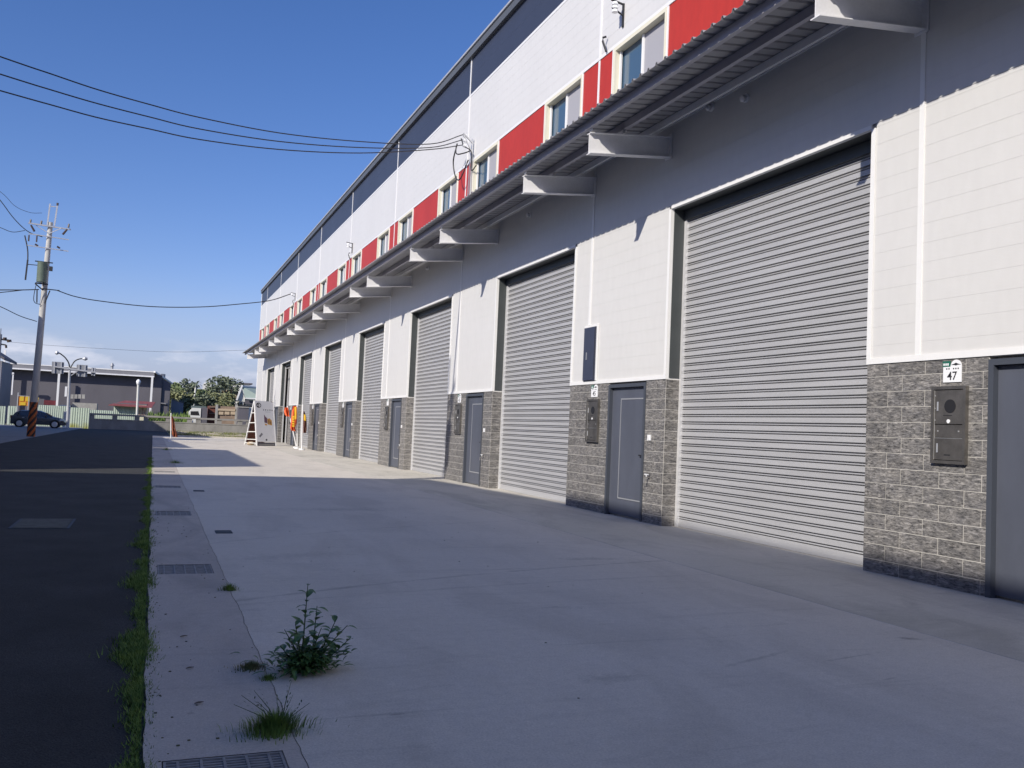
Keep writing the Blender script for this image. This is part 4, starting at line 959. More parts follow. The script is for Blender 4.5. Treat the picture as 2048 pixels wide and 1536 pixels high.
# vehicles
def wheel(parent, x, y, r, side):
    MB().tube([(x, y-side*.09, r), (x, y+side*.09, r)], r, 20).build('wheel', M['tyre'], parent, smooth=False)
    wo = scn.collection.objects[-1]
    MB().tube([(x, y+side*.09, r), (x, y+side*.105, r)], [r*.66, r*.6], 16).build('rim', M['rim'], wo)
def hatchback(cx, cyy, label, heading=0):
    g = empty('parked_car', (cx, cyy, 0), label, 'car')
    L_ = 4.25
    st = [(-2.12, .62, .55, .62), (-2.08, .85, .72, .80), (-1.95, 1.00, .80, .86), (-1.75, 1.28, .62, .87), (-1.35, 1.44, .60, .88), (-.6, 1.50, .62, .88), (.1, 1.47, .61, .88), (.55, 1.30, .62, .88), (1.05, 1.02, .70, .88), (1.25, .96, .76, .87), (1.7, .88, .72, .84), (2.0, .74, .62, .76), (2.13, .55, .5, .62)]
    b = MB(); rings = []
    for (x, zt_, wt, wb) in st:
        belt = min(zt_-.03, .93)
        ring = [(-wb*.96, .24), (-wb, .45), (-wb*1.0, min(.8, belt)), (-wb*.97, belt), (-wt, zt_-.04 if zt_ > .96 else zt_), (-wt*.6, zt_), (wt*.6, zt_), (wt, zt_-.04 if zt_ > .96 else zt_), (wb*.97, belt), (wb, min(.8, belt)), (wb, .45), (wb*.96, .24)]
        rings.append([(cx+x, cyy+y, z) for y, z in ring])
    for r_ in rings: b.v += r_
    n = 12
    for i in range(len(rings)-1):
        for k in range(n): b.f.append((i*n+k, i*n+(k+1) % n, (i+1)*n+(k+1) % n, (i+1)*n+k))
    b.f.append(tuple(range(n))); b.f.append(tuple((len(rings)-1)*n+k for k in range(n)))
    b.build('body', M['carp'], g, smooth=True)
    for s_ in (-1,):
        for pts in (([(-1.62, .98), (-1.45, 1.33), (-.78, 1.41), (-.78, .98)]), ([(-.70, .98), (-.70, 1.41), (.08, 1.38), (.12, .98)]), ([(.20, .98), (.17, 1.36), (.42, 1.28), (.82, 1.0)])):
            q_ = MB(); vv = []
            for x, z in pts:
                k_ = (z-.93)/(1.44-.93); y = -(.862+(.635-.862)*k_)-.012; vv.append((cx+x, cyy+y, z))
            q_.quad(*vv); q_.build('side_window', M['carg'], g)
    q_ = MB().quad((cx+1.07, cyy-.66, 1.03), (cx+1.07, cyy+.66, 1.03), (cx+.56, cyy+.56, 1.315), (cx+.56, cyy-.56, 1.315)); q_.build('windscreen', M['carg'], g)
    for x in (-1.38, 1.35):
        arch = MB().tube([(cx+x, cyy-.885, .34), (cx+x, cyy-.80, .34)], .40, 20); arch.build('wheel_arch', M['black'], g)
        for s_ in (-1, 1):
            wo = MB().tube([(cx+x, cyy+s_*.80, .32), (cx+x, cyy+s_*.93, .32)], .32, 20).build('wheel', M['tyre'], g)
            MB().tube([(cx+x, cyy+s_*.935, .32), (cx+x, cyy+s_*.95, .32)], [.24, .2], 16).build('rim', M['rim'], wo)
    MB().box(cx+1.72, cyy-.86, .66, cx+2.02, cyy-.60, .80).build('headlight', M['lightc'], g)
    MB().box(cx-2.10, cyy-.84, .74, cx-1.98, cyy-.66, .98).build('tail_light', M['rust'], g)
    MB().box(cx+2.05, cyy-.55, .30, cx+2.16, cyy+.55, .5).build('grille', M['black'], g)
    MB().box(cx-.4, cyy-.905, .82, cx-.2, cyy-.885, .85).box(cx-1.2, cyy-.905, .82, cx-1.02, cyy-.885, .85).build('door_handle', M['rim'], g)
    MB().box(cx+.55, cyy-1.05, .97, cx+.68, cyy-.88, 1.10).build('mirror', M['carp'], g)
hatchback(P(77, 846, 88).x, 88, 'dark grey hatchback parked beside the striped utility pole')
def truck(x, y, label, cabm, loadm, L_=5.5, H=3.0, rise=0):
    g = empty('parked_truck', (x, y, 0), label, 'truck')
    z = rise
    MB().extr([(x-.0, z+.5), (x, z+1.5), (x+.25, z+2.25), (x+1.5, z+2.3), (x+1.55, z+.5)], 'y', y-1, y+1).build('cab', cabm, g)
    MB().quad((x-.01, y-.85, z+1.5), (x-.01, y+.85, z+1.5), (x+.2, y+.8, z+2.15), (x+.2, y-.8, z+2.15)).build('windscreen', M['carg'], g)
    MB().quad((x+.25, y-1.01, z+1.35), (x+1.3, y-1.01, z+1.35), (x+1.25, y-1.01, z+2.05), (x+.4, y-1.01, z+2.05)).build('side_window', M['carg'], g)
    MB().box(x+1.65, y-1.05, z+1.0, x+L_, y+1.05, H+z).build('load', loadm, g)
    MB().box(x, y-.9, z+.45, x+L_, y+.9, z+.7).build('chassis', M['black'], g)
    for wx in (x+.8, x+L_-1.1):
        for s_ in (-1, 1):
            MB().tube([(wx, y+s_*.8, z+.45), (wx, y+s_*1.03, z+.45)], .45, 14).build('wheel', M['tyre'], g)
    return g
tq = P(141, 815, 118); truck(tq.x-1.4, 118, 'light truck with grey load parked under the shed right of the street lamp', M['wallw'], M['load'], 4.3, 2.6)
b = MB()
for k in range(4): 
    a, c = P(141+k*7.5, 797, 119), P(147.5+k*7.5, 789, 119); b.box(a.x, 119, a.z, c.x, 119.6, c.z)
tag(b.build('sheet_stack', M['load']), 'row of four pale bundled sheets stored above the truck in the shed', 'bundles')
# beyond the parapet on the right
van = P(377, 834, 112)
vg = empty('white_van', (van.x+1.3, 112, 0), 'white van cab behind the parapet left of the brown boards', 'van')
zr_ = P(388, 819, 112).z
MB().extr([(van.x, 0), (van.x, zr_-.35), (van.x+.25, zr_), (P(398, 820, 112).x, zr_), (P(401.5, 832, 112).x, 1.2), (P(402, 836, 112).x, 0)], 'y', 112, 113.6).build('body', M['wallw'], vg)
MB().quad(P(381, 830, 111.98), P(399, 831, 111.98), P(396.5, 822.5, 111.98), P(381.5, 822.5, 111.98)).build('side_window', M['carg'], vg)
tr2 = empty('grey_truck', (gx(398, 117), 118, 0), 'grey truck with green tarpaulin top behind the white van', 'truck')
a, c = P(383, 835, 117), P(413, 813, 117)
MB().box(a.x, 117, 0, P(402, 820, 117).x, 119, P(392, 816, 117).z).build('cab', M['wallw'], tr2)
MB().box(P(382, 835, 117).x, 117.2, P(382, 816, 117).z+.02, P(412, 820, 117).x, 119, P(382, 811, 117).z).build('tarpaulin', mat('tarpaulin', (.10,.13,.13), .8), tr2)
MB().box(P(402, 835, 117).x, 117.1, 0, P(415, 820, 117).x, 119, P(412, 815, 117).z).build('engine_frame', M['dgrey'], tr2)
rb_ = empty('rusty_container', (gx(424, 118), 119, 0), 'rusty brown container between the trucks and the wooden crates', 'container')
MB().box(P(416, 835, 118).x, 118, 0, P(434, 835, 118).x, 120.5, P(425, 812, 118).z).build('container_box', M['rust'], rb_)
MB().bar(P(418, 814, 117.9), P(432, 814, 117.9), .12).bar(P(418, 827, 117.9), P(432, 827, 117.9), .1).build('rib', M['brick'], rb_)
wb = empty('board_wall', (gx(455, 116), 116, 0), 'pale brown wall with posts and square panels behind the parapet', 'wall')
MB().box(P(434, 835, 116).x, 116, 0, P(474, 835, 116).x, 116.3, P(450, 812.5, 116).z).build('wall_face', M['brick'], wb)
for px in (434, 473): a = P(px, 809, 116); MB().box(a.x-.12, 115.8, 0, a.x+.14, 116.4, a.z).build('post', M['load'], wb)
for k in range(3):
    a, c = P(437+k*12, 829, 115.9), P(447+k*12, 823.5, 115.9); MB().box(a.x, 115.85, a.z, c.x, 115.98, c.z).build('panel', M['palewood'], wb)
MB().box(P(436, 820, 115.9).x, 115.8, P(436, 821, 115.9).z, P(472, 820, 115.9).x, 115.98, P(436, 817, 115.9).z).build('rail', M['palewood'], wb)
db = empty('dark_skip', (gx(486, 114), 114, 0), 'dark grey box with pale rim beside the advertising board', 'skip')
MB().box(P(476, 833, 114).x, 114, 0, P(497, 833, 114).x, 116, P(480, 815, 114).z).build('bin_body', M['dgrey'], db)
MB().box(P(475, 833, 114).x, 113.9, P(480, 815, 114).z, P(498, 833, 114).x, 116.1, P(480, 813, 114).z).build('bin_rim', M['load'], db)
# pale green roofed house
gr = empty('green_roofed_house', (gx(500, 135), 138, 0), 'house with pale green pitched roof and white gable beside the warehouse corner', 'house')
Yg = 135; A = P(483, 772, Yg); Bq = P(472, 801, Yg); Cq = P(488.5, 803, Yg); 
MB().quad(P(483, 773, Yg), P(474, 801, Yg), P(489, 804, Yg+.1), P(490, 797, Yg)).build('gable', M['wallw'], gr)
MB().quad(P(484, 772.5, Yg-.05), P(530, 777, Yg+3), P(530, 799, Yg-.5), P(490.5, 796, Yg-.5)).build('roof', M['roofgrn'], gr)
MB().bar(P(484, 771.5, Yg-.2), P(473, 801, Yg-.2), .22).bar(P(484, 772, Yg-.2), P(530, 776.5, Yg+3), .2).bar(P(490.5, 796.5, Yg-.6), P(530, 799, Yg-.6), .15).build('roof_edge', M['trim'], gr)
MB().box(P(474, 803, Yg).x, Yg+.2, 0, P(530, 803, Yg).x, Yg+8, P(474, 803, Yg).z-.0).build('wall', M['wallw'], gr)
MB().box(P(490, 800, Yg).x, Yg-.1, P(490, 808, Yg).z, P(530, 800, Yg).x, Yg+.18, P(490, 799, Yg).z-.1).build('porch_shade_slab', M['dgrey'], gr)  # dark grey slab stands in for the shade under the eave
for px in (475.5, 481, 487): a, c = P(px, 810, Yg), P(px+3.5, 804.5, Yg); MB().box(a.x, Yg+.1, a.z, c.x, Yg+.19, c.z).build('window', M['carg'], gr)
MB().box(P(468, 811, Yg-3).x, Yg-3, P(468, 811, Yg-3).z-.12, P(520, 811, Yg-3).x, Yg-2.6, P(468, 811, Yg-3).z+.12).build('awning_bar', M['black'], gr)
# buildings on the hill
hb = empty('white_hill_building', (gx(488, 330), 332, 12), 'small white building with dark roof on the distant hill', 'building')
a, c = P(480, 776, 330), P(499, 769, 330); MB().box(a.x, 330, a.z-2, c.x, 336, c.z).build('wall', M['wallw'], hb)
MB().box(a.x-.4, 329.6, c.z, c.x+1, 337, c.z+.5).build('roof', M['dgrey'], hb)
for k, (px, py, lab) in enumerate([(410, 770, 'left one of two tiny white towers beyond the trees'), (418.5, 768, 'right one of two tiny white towers beyond the trees'), (469, 772, 'tiny cream block at the hill foot right of the tall tree')]):
    a = P(px, py, 360); hb2 = empty('far_tower', (a.x, 360, 10), lab, 'tower')
    MB().box(a.x-.7, 360, a.z-4, a.x+.7, 362, a.z+.4).box(a.x-.3, 360.3, a.z+.4, a.x+.3, 361, a.z+1).build('tower_wall', M['wallw'], hb2)
# hills
random.seed(21)
def hillline(name, pts, Y, m):
    b = MB(); pr = [P(px, py, Y) for px, py in pts]
    b.v = [tuple(p) for p in pr]+[(p.x, Y-60, -1) for p in pr]+[(p.x, Y+140, -1) for p in pr]; n = len(pr)
    b.f = [(i, i+1, n+i+1, n+i) for i in range(n-1)]+[(i, i+1, 2*n+i+1, 2*n+i) for i in range(n-1)]
    return b.build(name, m, kind='structure')
hillline('hill', [(430, 800), (455, 757), (466, 763), (478, 768), (490, 773), (505, 775), (530, 776), (560, 780), (640, 800)], 420, M['hill'])
hillline('hill', [(-300, 830), (-100, 815), (100, 813), (250, 812), (330, 808), (400, 806), (470, 806), (600, 820), (900, 850)], 700, M['hill'])

# ---------------------------------------------------------------- trees
def leaves(b, c, r, n, s, squash=.8, seedv=0, hole=.3):
    for _ in range(n):
        while True:
            p = Vector((random.uniform(-1,1), random.uniform(-1,1), random.uniform(-1,1)))
            if .35 < p.length < 1: break
        q = c+Vector((p.x*r, p.y*r, p.z*r*squash)); a = random.uniform(0, 6.28); t = random.uniform(-.7, .9)
        u = Vector((math.cos(a), math.sin(a), 0))*s*random.uniform(.6, 1.3); v = Vector((-math.sin(a)*math.sin(t), math.cos(a)*math.sin(t), math.cos(t)))*s*random.uniform(.5, 1)
        b.quad(q-u, q-v*.6, q+u, q+v)
def tree(x, y, h, r, label, km, n=900, s=.38, clumps=9, trunk=True, name='leafy_tree', cat='tree'):
    g = empty(name, (x, y, 0), label, cat, 'trees beyond the parapet')
    b = MB(); tr_ = MB(); base = Vector((x, y, -.1)); mid_ = base+Vector((random.uniform(-.3,.3), 0, h*.45))
    tr_.tube([base, mid_, base+Vector((0, 0, h*.8))], [r*.09+.08, r*.06+.05, .05], 7)
    for i in range(clumps):
        a = random.uniform(0, 6.28); d = r*random.uniform(.15, .72); z = h*random.uniform(.38, .88); z = min(z, h-r*.3)
        c = Vector((x+math.cos(a)*d, y+math.sin(a)*d*.7, z)); rr = r*random.uniform(.32, .5)
        leaves(b, c, rr, n//clumps, s); tr_.tube([mid_, c], [.1, .03], 5)
    leaves(b, Vector((x, y, h-r*.35)), r*.38, n//clumps, s)
    b.build('crown', M['crown%d' % km], g); tr_.build('trunk', M['bark'], g)
    return g
random.seed(12)
TL = [
 (350, 764, 150, 3.6, 'dense green tree rising just right of the dark shed roof', 0, 1300),
 (374, 757, 158, 4.2, 'dark rounded tree standing left of the palm', 2, 1500),
 (362, 778, 142, 3.4, 'lower pale green tree in front between shed and palm', 1, 1200),
 (400, 778, 148, 4.0, 'olive green tree directly right of the palm trunk', 0, 1300),
 (384, 786, 138, 3.4, 'low olive tree below the palm', 1, 1100),
 (420, 776, 160, 4.4, 'broad mid green tree below the tiny white towers', 0, 1500),
 (411, 790, 136, 3.4, 'dark bushy tree behind the trucks', 2, 1100),
 (434, 786, 140, 3.6, 'bright olive tree above the rusty container', 1, 1200),
 (452, 751, 150, 4.3, 'tallest tree of the row, feathery and grey green, right of centre', 2, 1700),
 (452, 786, 134, 3.4, 'olive shrubby tree at the foot of the tallest tree', 1, 1200),
 (466, 774, 152, 3.2, 'thin brownish tree right of the tallest tree', 3, 900),
 (472, 790, 140, 2.6, 'dry brownish tree touching the white gable', 3, 900)]
for px, py, Y, r, lab, km, n in TL:
    tp = P(px, py, Y); tree(tp.x, Y, tp.z+.1, r*.78, lab, km, n, s=.23)
pm_ = P(392, 768, 146)
pg = empty('palm_tree', (pm_.x, 146, 0), 'slender palm with small dark crown above the green trees', 'palm tree')
MB().tube([(pm_.x-.3, 146, 0), (pm_.x, 146, pm_.z)], [.18, .12], 7).build('trunk', M['wallw'], pg)
b = MB()
for k in range(26):
    a = k*2.4; el = random.uniform(-.4, .9); d = Vector((math.cos(a)*math.cos(el), math.sin(a)*math.cos(el), math.sin(el))); L_ = random.uniform(.9, 1.5); c = Vector((pm_.x, 146, pm_.z))
    s_ = Vector((-math.sin(a), math.cos(a), 0))*.14; b.quad(c, c+d*L_*.5+s_, c+d*L_-Vector((0,0,.35)), c+d*L_*.5-s_)
b.build('crown', M['crown2'], pg)
b = MB(); random.seed(5)
for k in range(5200):
    px = random.uniform(300, 474); Y = random.uniform(122, 134); x = P(px, 830, Y).x; z = random.uniform(.1, (.9 if px < 372 else 2.2)*random.uniform(.5, 1.2))
    a = random.uniform(0, 6.28); s_ = .22; u = Vector((math.cos(a), math.sin(a), 0))*s_; v = Vector((0, 0, s_))+Vector((random.uniform(-.1,.1), random.uniform(-.1,.1), 0))
    c = Vector((x, Y, max(z, .1))); b.quad(c-u, c-v, c+u, c+v)
b.build('undergrowth', M['crown0'], kind='stuff')
b = MB()
for k in range(2600):
    px = random.uniform(296, 380); Y = random.uniform(97, 112); x = P(px, 830, Y).x; z = random.uniform(0, 1.0+.7*random.random())
    a = random.uniform(0, 6.28); u = Vector((math.cos(a), math.sin(a), 0))*.06; b.quad(Vector((x, Y, z))-u, Vector((x, Y, z))+u, Vector((x+random.uniform(-.15,.15), Y, z+.45)))
b.build('tall_grass', mat('bright_grass', (.16,.24,.05), .8, col2=(.09,.15,.03), vs=2), kind='stuff')
# verge grass and stones
b = MB(); random.seed(8)
for k in range(15000):
    y = 72.1+19.5*random.random(); x = random.uniform(1.35, 13); h = random.uniform(.06, .26)
    if math.sin(x*2.1+y*.8)+math.sin(x*.7-y*1.3) < -.6: continue
    a = random.uniform(0, 6.28); u = Vector((math.cos(a), math.sin(a), 0))*.035; c = Vector((x, y, -.02)); b.quad(c-u, c+u, c+Vector((random.uniform(-.08,.08), random.uniform(-.08,.08), h)))
b.build('verge_grass', mat('verge', (.22,.21,.09), .85, col2=(.12,.15,.05), vs=.8), kind='stuff')
b = MB()
for k in range(90):
    y = random.uniform(74, 90); x = random.uniform(1.6, 9); s_ = random.uniform(.05, .28); b.box(x-s_*1.6, y-s_, -.02, x+s_*1.6, y+s_, s_*.6)
b.build('rubble', mat('rubble', (.55,.50,.42), .9, var=.3, vs=4), kind='stuff')

# ---------------------------------------------------------------- advertising board, banners
ab = empty('advertising_board', (5.9, 54, 0), 'large white A-frame advertising board with arrow and house picture', 'advertising board')
B0 = P(513.5, 892, 53.2); B0.z = 0; B0.y = 53.2
C0 = Vector((P(551, 891, 54.2).x, 54.2, 0)); A0 = Vector((P(489.5, 889, 54.5).x, 54.5, 0))
H_ = 2.62; nrm = (C0-B0).cross(Vector((0,0,1))).normalized()
if nrm.y > 0: nrm = -nrm
back = (A0-B0)
top0 = B0+back*.42+Vector((0, 0, H_)); top1 = C0+back*.42+Vector((0, 0, H_))
A1 = A0+(C0-B0)
U = (C0-B0); 
def F_(u, v, off=.02):                   # a point on the front panel
    return B0.lerp(C0, u)*(1-v)+top0.lerp(top1, u)*v+nrm*off
def panel(b, pts, o0, o1):
    n = len(pts); k = len(b.v); b.v += [tuple(F_(u, v, o0)) for u, v in pts]+[tuple(F_(u, v, o1)) for u, v in pts]
    b.f.append(tuple(range(k, k+n))[::-1]); b.f.append(tuple(range(k+n, k+2*n)))
    for i in range(n): b.f.append((k+i, k+(i+1) % n, k+n+(i+1) % n, k+n+i))
    return b
panel(MB(), [(0, .09), (1, .09), (1, .95), (.88, 1), (0, 1)], .0, .02).build('front_panel', M['signw'], ab)
panel(MB(), [(.03, .0), (.99, .0), (.99, .075), (.03, .075)], .0, .02).build('bottom_band', M['dgrey'], ab)
panel(MB(), [(.12, .025), (.9, .025), (.9, .042), (.12, .042)], .021, .024).build('band_print', M['load'], ab)
m_ = MB()
m_.bar(B0+Vector((0,0,0)), top0, .06).bar(C0, top1, .06).bar(A0, top0, .06).bar(A1, top1, .06)
m_.build('frame', M['trim'], ab)
m_ = MB()
for v in (.05, .13, .30, .50, .72): m_.bar(A0.lerp(top0, v), B0.lerp(top0, v+.01), .045)
m_.build('rung', M['wallw'], ab)
m_ = MB(); q4 = [A0.lerp(top0, .03), A1.lerp(top1, .03), top1, top0]; m_.v = [tuple(p) for p in q4]+[tuple(p-nrm*.02) for p in q4]; m_.f = [(0,1,2,3), (4,5,6,7), (0,1,5,4), (1,2,6,5), (2,3,7,6), (3,0,4,7)]
m_.build('back_panel', M['rust'], ab)
ci = [(.20+.13*math.cos(t), .90+.058*math.sin(t)) for t in [math.pi*2*k/20 for k in range(20)]]
panel(MB(), ci, .021, .024).build('arrow_disc', M['ink'], ab)
m_ = MB(); panel(m_, [(.09, .893), (.22, .893), (.22, .907), (.09, .907)], .025, .028); panel(m_, [(.19, .862), (.235, .862), (.305, .90), (.235, .938), (.19, .938), (.25, .90)], .025, .028); m_.build('arrow', M['plate'], ab)
m_ = MB()
for k in range(5):
    u = .42+.115*k
    panel(m_, [(u, .795), (u+.06, .795), (u+.06, .803), (u, .803)], .021, .024); panel(m_, [(u+.022, .785), (u+.038, .785), (u+.038, .822), (u+.022, .822)], .021, .024)
    if k % 2: panel(m_, [(u, .812), (u+.06, .812), (u+.06, .818), (u, .818)], .0245, .0265)
panel(m_, [(.55, .757), (.82, .757), (.82, .761), (.55, .761)], .021, .024)
m_.build('heading', M['ink'], ab)
panel(MB(), [(.46, .52), (.62, .50), (.62, .62), (.55, .64), (.46, .70)], .021, .024).build('purple_print', M['purple'], ab)
m_ = MB(); panel(m_, [(.63, .48), (.86, .46), (.86, .57), (.74, .62), (.63, .60)], .021, .024); panel(m_, [(.48, .46), (.60, .455), (.60, .485), (.48, .50)], .021, .024); m_.build('ochre_print', M['ochre'], ab)
m_ = MB(); panel(m_, [(.68, .50), (.72, .50), (.72, .58), (.68, .58)], .0245, .0265); panel(m_, [(.78, .49), (.82, .49), (.82, .55), (.78, .55)], .0245, .0265); m_.build('brown_print', M['rust'], ab)
panel(MB(), [(.13, .215), (.19, .185), (.34, .255), (.28, .29)], .021, .024).build('grey_print', M['grey'], ab)
panel(MB(), [(.52+.045*math.cos(t), .135+.022*math.sin(t)) for t in [math.pi*2*k/12 for k in range(12)]], .021, .024).build('round_print', M['ink'], ab)
st_ = empty('white_stone', (A0.x+.25, A0.y-.5, 0), 'pale stone lying at the foot of the advertising board', 'stone')
c_ = A0.lerp(B0, .35)+Vector((.1, 0, .08)); MB().tube([c_+Vector((-.22, 0, 0)), c_+Vector((-.12, 0, .02)), c_+Vector((.1, .03, .03)), c_+Vector((.2, 0, 0))], [.04, .1, .11, .03], 8).build('stone_body', M['palewood'], st_, smooth=True)

def cloth(pts, m, name, parent, th=.012):
    """thin cloth through a grid of points"""
    r_, c_ = len(pts), len(pts[0]); b = MB(); b.v = [tuple(p) for row in pts for p in row]
    for i in range(r_-1):
        for j in range(c_-1): b.f.append((i*c_+j, i*c_+j+1, (i+1)*c_+j+1, (i+1)*c_+j))
    o = b.build(name, m, parent); md_ = o.modifiers.new('t', 'SOLIDIFY'); md_.thickness = th
    return o
def banner(px0, py0, px1, py1, Y, label, grid=None, m='flago'):
    a, b_ = P(px0, py0, Y), P(px1, py1, Y); 
    g = empty('banner_flag', (b_.x, Y, 0), label, 'banner flag')
    b_.z = max(b_.z, 0) if b_.z > 0 else 0
    MB().tube([b_, a], .035, 6).build('flagpole', M['trim'], g)
    foot = MB().tube([(b_.x, Y, 0), (b_.x, Y, .07)], .16, 10).build('base', M['plate'], g)
    if grid:
        n = 7; rows = []
        for i in range(len(grid)):
            (l0, yy, r0_) = grid[i]; row = []
            for j in range(n):
                p = P(l0+(r0_-l0)*j/(n-1), yy, Y-.05+.12*math.sin(j*1.9+i*.8)); row.append(p)
            rows.append(row)
        cloth(rows, M[m], 'flag_cloth', g)
    return g
g1 = banner(342, 826, 341.5, 886, 56, 'orange banner flag on a white pole standing alone at the left edge of the apron', [(343, 832, 344.5), (343, 838, 347.5), (343.5, 848, 349), (344.5, 858, 350.5), (345, 866, 353.5), (346, 874, 355.5)], 'flagd')
g2 = banner(575, 812, 592.5, 892, 51.5, 'orange banner flag leaning left in front of the open bay', [(569, 815, 576), (568, 822, 578), (570, 829, 579), (573, 833, 580)])
g3 = banner(594.5, 809, 594.5, 893, 50.5, 'orange banner flag with yellow lettering on the middle pole by the wall', [(586, 812, 593), (584, 822, 593.5), (583, 834, 593.5), (582, 846, 593), (581, 856, 590), (584, 862, 592)])
m_ = MB()
for i in range(5):
    z_ = 832+i*4.6; q = [P(584.3, z_, 50.3), P(588.6, z_, 50.3), P(588.6, z_+3.2, 50.3), P(584.3, z_+3.2, 50.3)]
    m_.quad(*q)
m_.quad(P(588.8, 814, 50.3), P(592.8, 814, 50.3), P(592.5, 838, 50.3), P(589.2, 839, 50.3))
m_.build('flag_lettering', M['flagy'], g3)
g4 = banner(605.5, 809, 603.5, 897, 48.5, 'dark and yellow banner flag on the right pole by the wall', [(607, 823, 609), (607, 833, 612), (607, 845, 613), (607, 858, 613), (607, 866, 612)], 'rust')
m_ = MB(); m_.quad(P(607.5, 828, 48.3), P(611, 830, 48.3), P(611.5, 842, 48.3), P(607.5, 840, 48.3)); m_.build('flag_lettering', M['flagy'], g4)

# ---------------------------------------------------------------- weeds
def leafshape(b, base, d, L_, w_, droop=.3):
    d = d.normalized(); s_ = d.cross(Vector((0,0,1)));
    if s_.length < .05: s_ = Vector((1,0,0))
    s_.normalize(); up = s_.cross(d)
    pts = [base]; rows = []
    for t, k in ((.0, .12), (.3, .85), (.55, 1), (.8, .6), (1, .04)):
        c = base+d*L_*t-Vector((0, 0, droop*L_*t*t)); rows.append((c-s_*w_*k*.5+up*w_*.12*k, c, c+s_*w_*k*.5+up*w_*.12*k))
    n = len(b.v)
    for r_ in rows: b.v += [tuple(p) for p in r_]
    for i in range(len(rows)-1):
        for j in range(2): b.f.append((n+i*3+j, n+i*3+j+1, n+(i+1)*3+j+1, n+(i+1)*3+j))
random.seed(31)
wd = empty('leafy_weed', (.95, 5.5, 0), 'tall leafy green weed growing from the crack in the concrete', 'weed')
B = Vector((.95, 5.5, 0)); stems = MB(); lm = None
stem_specs = [(Vector((.03, 0, 1)), .50), (Vector((.42, .05, .85)), .33), (Vector((.62, -.1, .62)), .36), (Vector((-.5, .05, .75)), .28), (Vector((-.25, -.2, .9)), .30), (Vector((.25, -.3, .85)), .28), (Vector((-.55, -.1, .6)), .22), (Vector((.1, .3, .9)), .36), (Vector((.7, .25, .45)), .30)]
lcount = 0
for d, Ls in stem_specs:
    d = d.normalized(); p0 = B+Vector((random.uniform(-.04,.04), random.uniform(-.04,.04), 0)); pts = [p0+d*Ls*t+Vector((0,0,.06*Ls*t*t)) for t in (0, .3, .6, 1)]
    stems.tube(pts, [.006, .005, .004, .002], 5)
    nl = int(Ls*40)
    for k in range(nl):
        t = .12+.88*(k+.5)/nl; p = p0+d*Ls*t+Vector((0,0,.06*Ls*t*t)); a = k*2.4+random.uniform(-.4,.4); el = random.uniform(.1, .8)
        ld = Vector((math.cos(a)*math.cos(el), math.sin(a)*math.cos(el), math.sin(el))); b = MB(); s_ = random.uniform(.65, 1.1)*(1.15-.55*t)
        leafshape(b, p, ld, .14*s_, .060*s_, random.uniform(.1,.5)); b.build('leaf', M['leaf'], wd); lcount += 1
stems.build('stem', M['stem'], wd)
b = MB()
for k in range(560):
    a = random.uniform(0, 6.28); r_ = abs(random.gauss(0, .085)); p = B+Vector((math.cos(a)*r_*1.3-.01, math.sin(a)*r_*.8-.02, random.uniform(0, .12))); dd = Vector((math.cos(a)+random.uniform(-.5,.5), math.sin(a)+random.uniform(-.5,.5), random.uniform(.1, 1.2)))
    leafshape(b, p, dd, random.uniform(.05,.10), random.uniform(.015,.03), .4)
b.build('low_leaves', M['leaf'], wd, kind='stuff')
def tuft(x, y, r, h, n, label, m='grass', name='grass_tuft'):
    b = MB()
    for k in range(n):
        a = random.uniform(0, 6.28); rr = abs(random.gauss(0, r*.5)); p = Vector((x+math.cos(a)*rr*1.2, y+math.sin(a)*rr*.7, 0)); hh = h*random.uniform(.35, 1)*(1.1-.5*rr/r)
        o = Vector((math.cos(a), math.sin(a), 0))*random.uniform(.1, .8)*hh+Vector((random.uniform(-.2,.2), random.uniform(-.2,.2), 0))*hh
        w_ = Vector((-math.sin(a), math.cos(a), 0))*random.uniform(.0015, .0032)
        q1, q2 = p+o*.35+Vector((0,0,hh*.6)), p+o+Vector((0,0,hh))
        n0 = len(b.v); b.v += [tuple(v) for v in (p-w_, p+w_, q1+w_*.8, q1-w_*.8, q2)]; b.f += [(n0, n0+1, n0+2, n0+3), (n0+3, n0+2, n0+4)]
    return tag(b.build(name, M[m]), label, 'grass tuft')
tuft(.63, 4.46, .16, .11, 1000, 'green grass tuft growing in the crack right behind the nearest grate')
b = MB()
for k in range(9):
    a = 1.1+random.uniform(-.5,.9) if k < 5 else random.uniform(2.4, 4); p = Vector((.66, 4.45, 0)); d = Vector((math.cos(a)*.6, math.sin(a)*.3, random.uniform(.5, 1.2))).normalized(); L_ = random.uniform(.14, .26)
    b.tube([p, p+d*L_*.5, p+d*L_+Vector((d.x*.05, 0, -.02))], [.0025, .002, .001], 4)
    for j in range(5): q = p+d*L_*(.5+.1*j); leafshape(b, q, d+Vector((random.uniform(-.8,.8), random.uniform(-.5,.5), 0)), .02, .006, .2)
tag(b.build('seed_stalks', M['stem']), 'thin seed stalks sticking out of the nearest grass tuft', 'weed')
tuft(.64, 5.62, .11, .05, 420, 'low dry brownish weed mat just left of the leafy weed', 'dry')
tuft(.71, 5.36, .05, .04, 160, 'tiny green sprig on the crack below the leafy weed')
tuft(.71, 8.2, .075, .07, 300, 'small olive grass tuft on the crack behind the leafy weed')
tuft(.75, 30.5, .28, .12, 260, 'small dark weed clump on the apron inside the far shaded patch', 'grass')
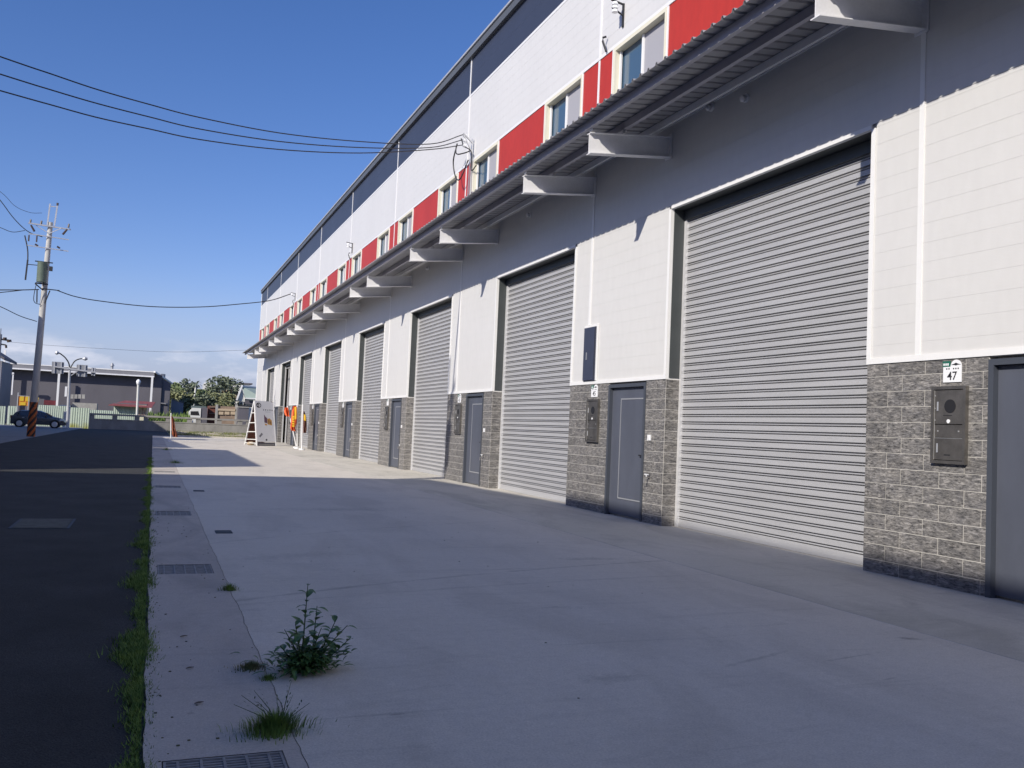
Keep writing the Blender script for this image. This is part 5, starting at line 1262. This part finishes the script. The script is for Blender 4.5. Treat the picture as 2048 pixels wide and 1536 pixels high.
tuft(.62, 42, .3, .14, 200, 'small dark weed clump near the far grass edge of the road', 'grass')
# ragged grass line along the edge of the asphalt
b = MB(); random.seed(44)
y = 3.6
def dens(y): return max(0, .55+.45*math.sin(y*2.3)+.35*math.sin(y*5.1+1)+.2*math.sin(y*9.7))
while y < 34:
    wdt = (.045+.06*dens(y))*(1 if y < 13 else .75); num = int((72 if y < 9 else 40)*(.35+dens(y)))
    if 20.5 < y < 26: num = num//3
    for k in range(num):
        x = .035-abs(random.gauss(0, wdt*.62)); yy = y+random.uniform(0, .03); h = random.uniform(.012, .042)*(.7+.5*dens(y))
        if random.random() < .12: x = .05+abs(random.gauss(0, .03))
        a = random.uniform(0, 6.28); w_ = Vector((-math.sin(a), math.cos(a), 0))*random.uniform(.0022, .0045); o = Vector((math.cos(a), math.sin(a), 0))*h*random.uniform(.3, 1.3)
        p = Vector((x, yy, -.012)); n0 = len(b.v); b.v += [tuple(v) for v in (p-w_, p+w_, p+o+Vector((0,0,h)))]; b.f.append((n0, n0+1, n0+2))
    y += .03*(1 if y < 12 else 1.6)
b.build('grass_edge', M['grass'], kind='stuff')
# crumbs, dead leaves on the strip
b = MB(); random.seed(9)
for k in range(150):
    y = random.uniform(4.2, 16)**1.0; x = random.choice([abs(random.gauss(0, .09))+.07, random.uniform(.07, .7)]) ; s_ = random.uniform(.002, .006)
    if random.random() < .1: x = random.uniform(.8, 5)
    b.box(x-s_*1.3, y-s_, .0005, x+s_*1.3, y+s_, s_*.8)
b.build('crumbs', M['soil'], kind='stuff')
random.seed(77)
for k, (x, y, lab) in enumerate([(.29, 4.98, 'grey pebble-like clod on the strip left of the grass tuft'), (.27, 5.68, 'small dark dead leaf on the strip left of the leafy weed'), (.26, 6.5, 'dead leaf lying on the strip beside the faint square outline')]):
    b = MB(); leafshape(b, Vector((x, y, .006)), Vector((1, .35, .04)), .05, .022, 0); o = b.build('dead_leaf', M['bark']); md_ = o.modifiers.new('t', 'SOLIDIFY'); md_.thickness = .003; tag(o, lab, 'dead leaf')
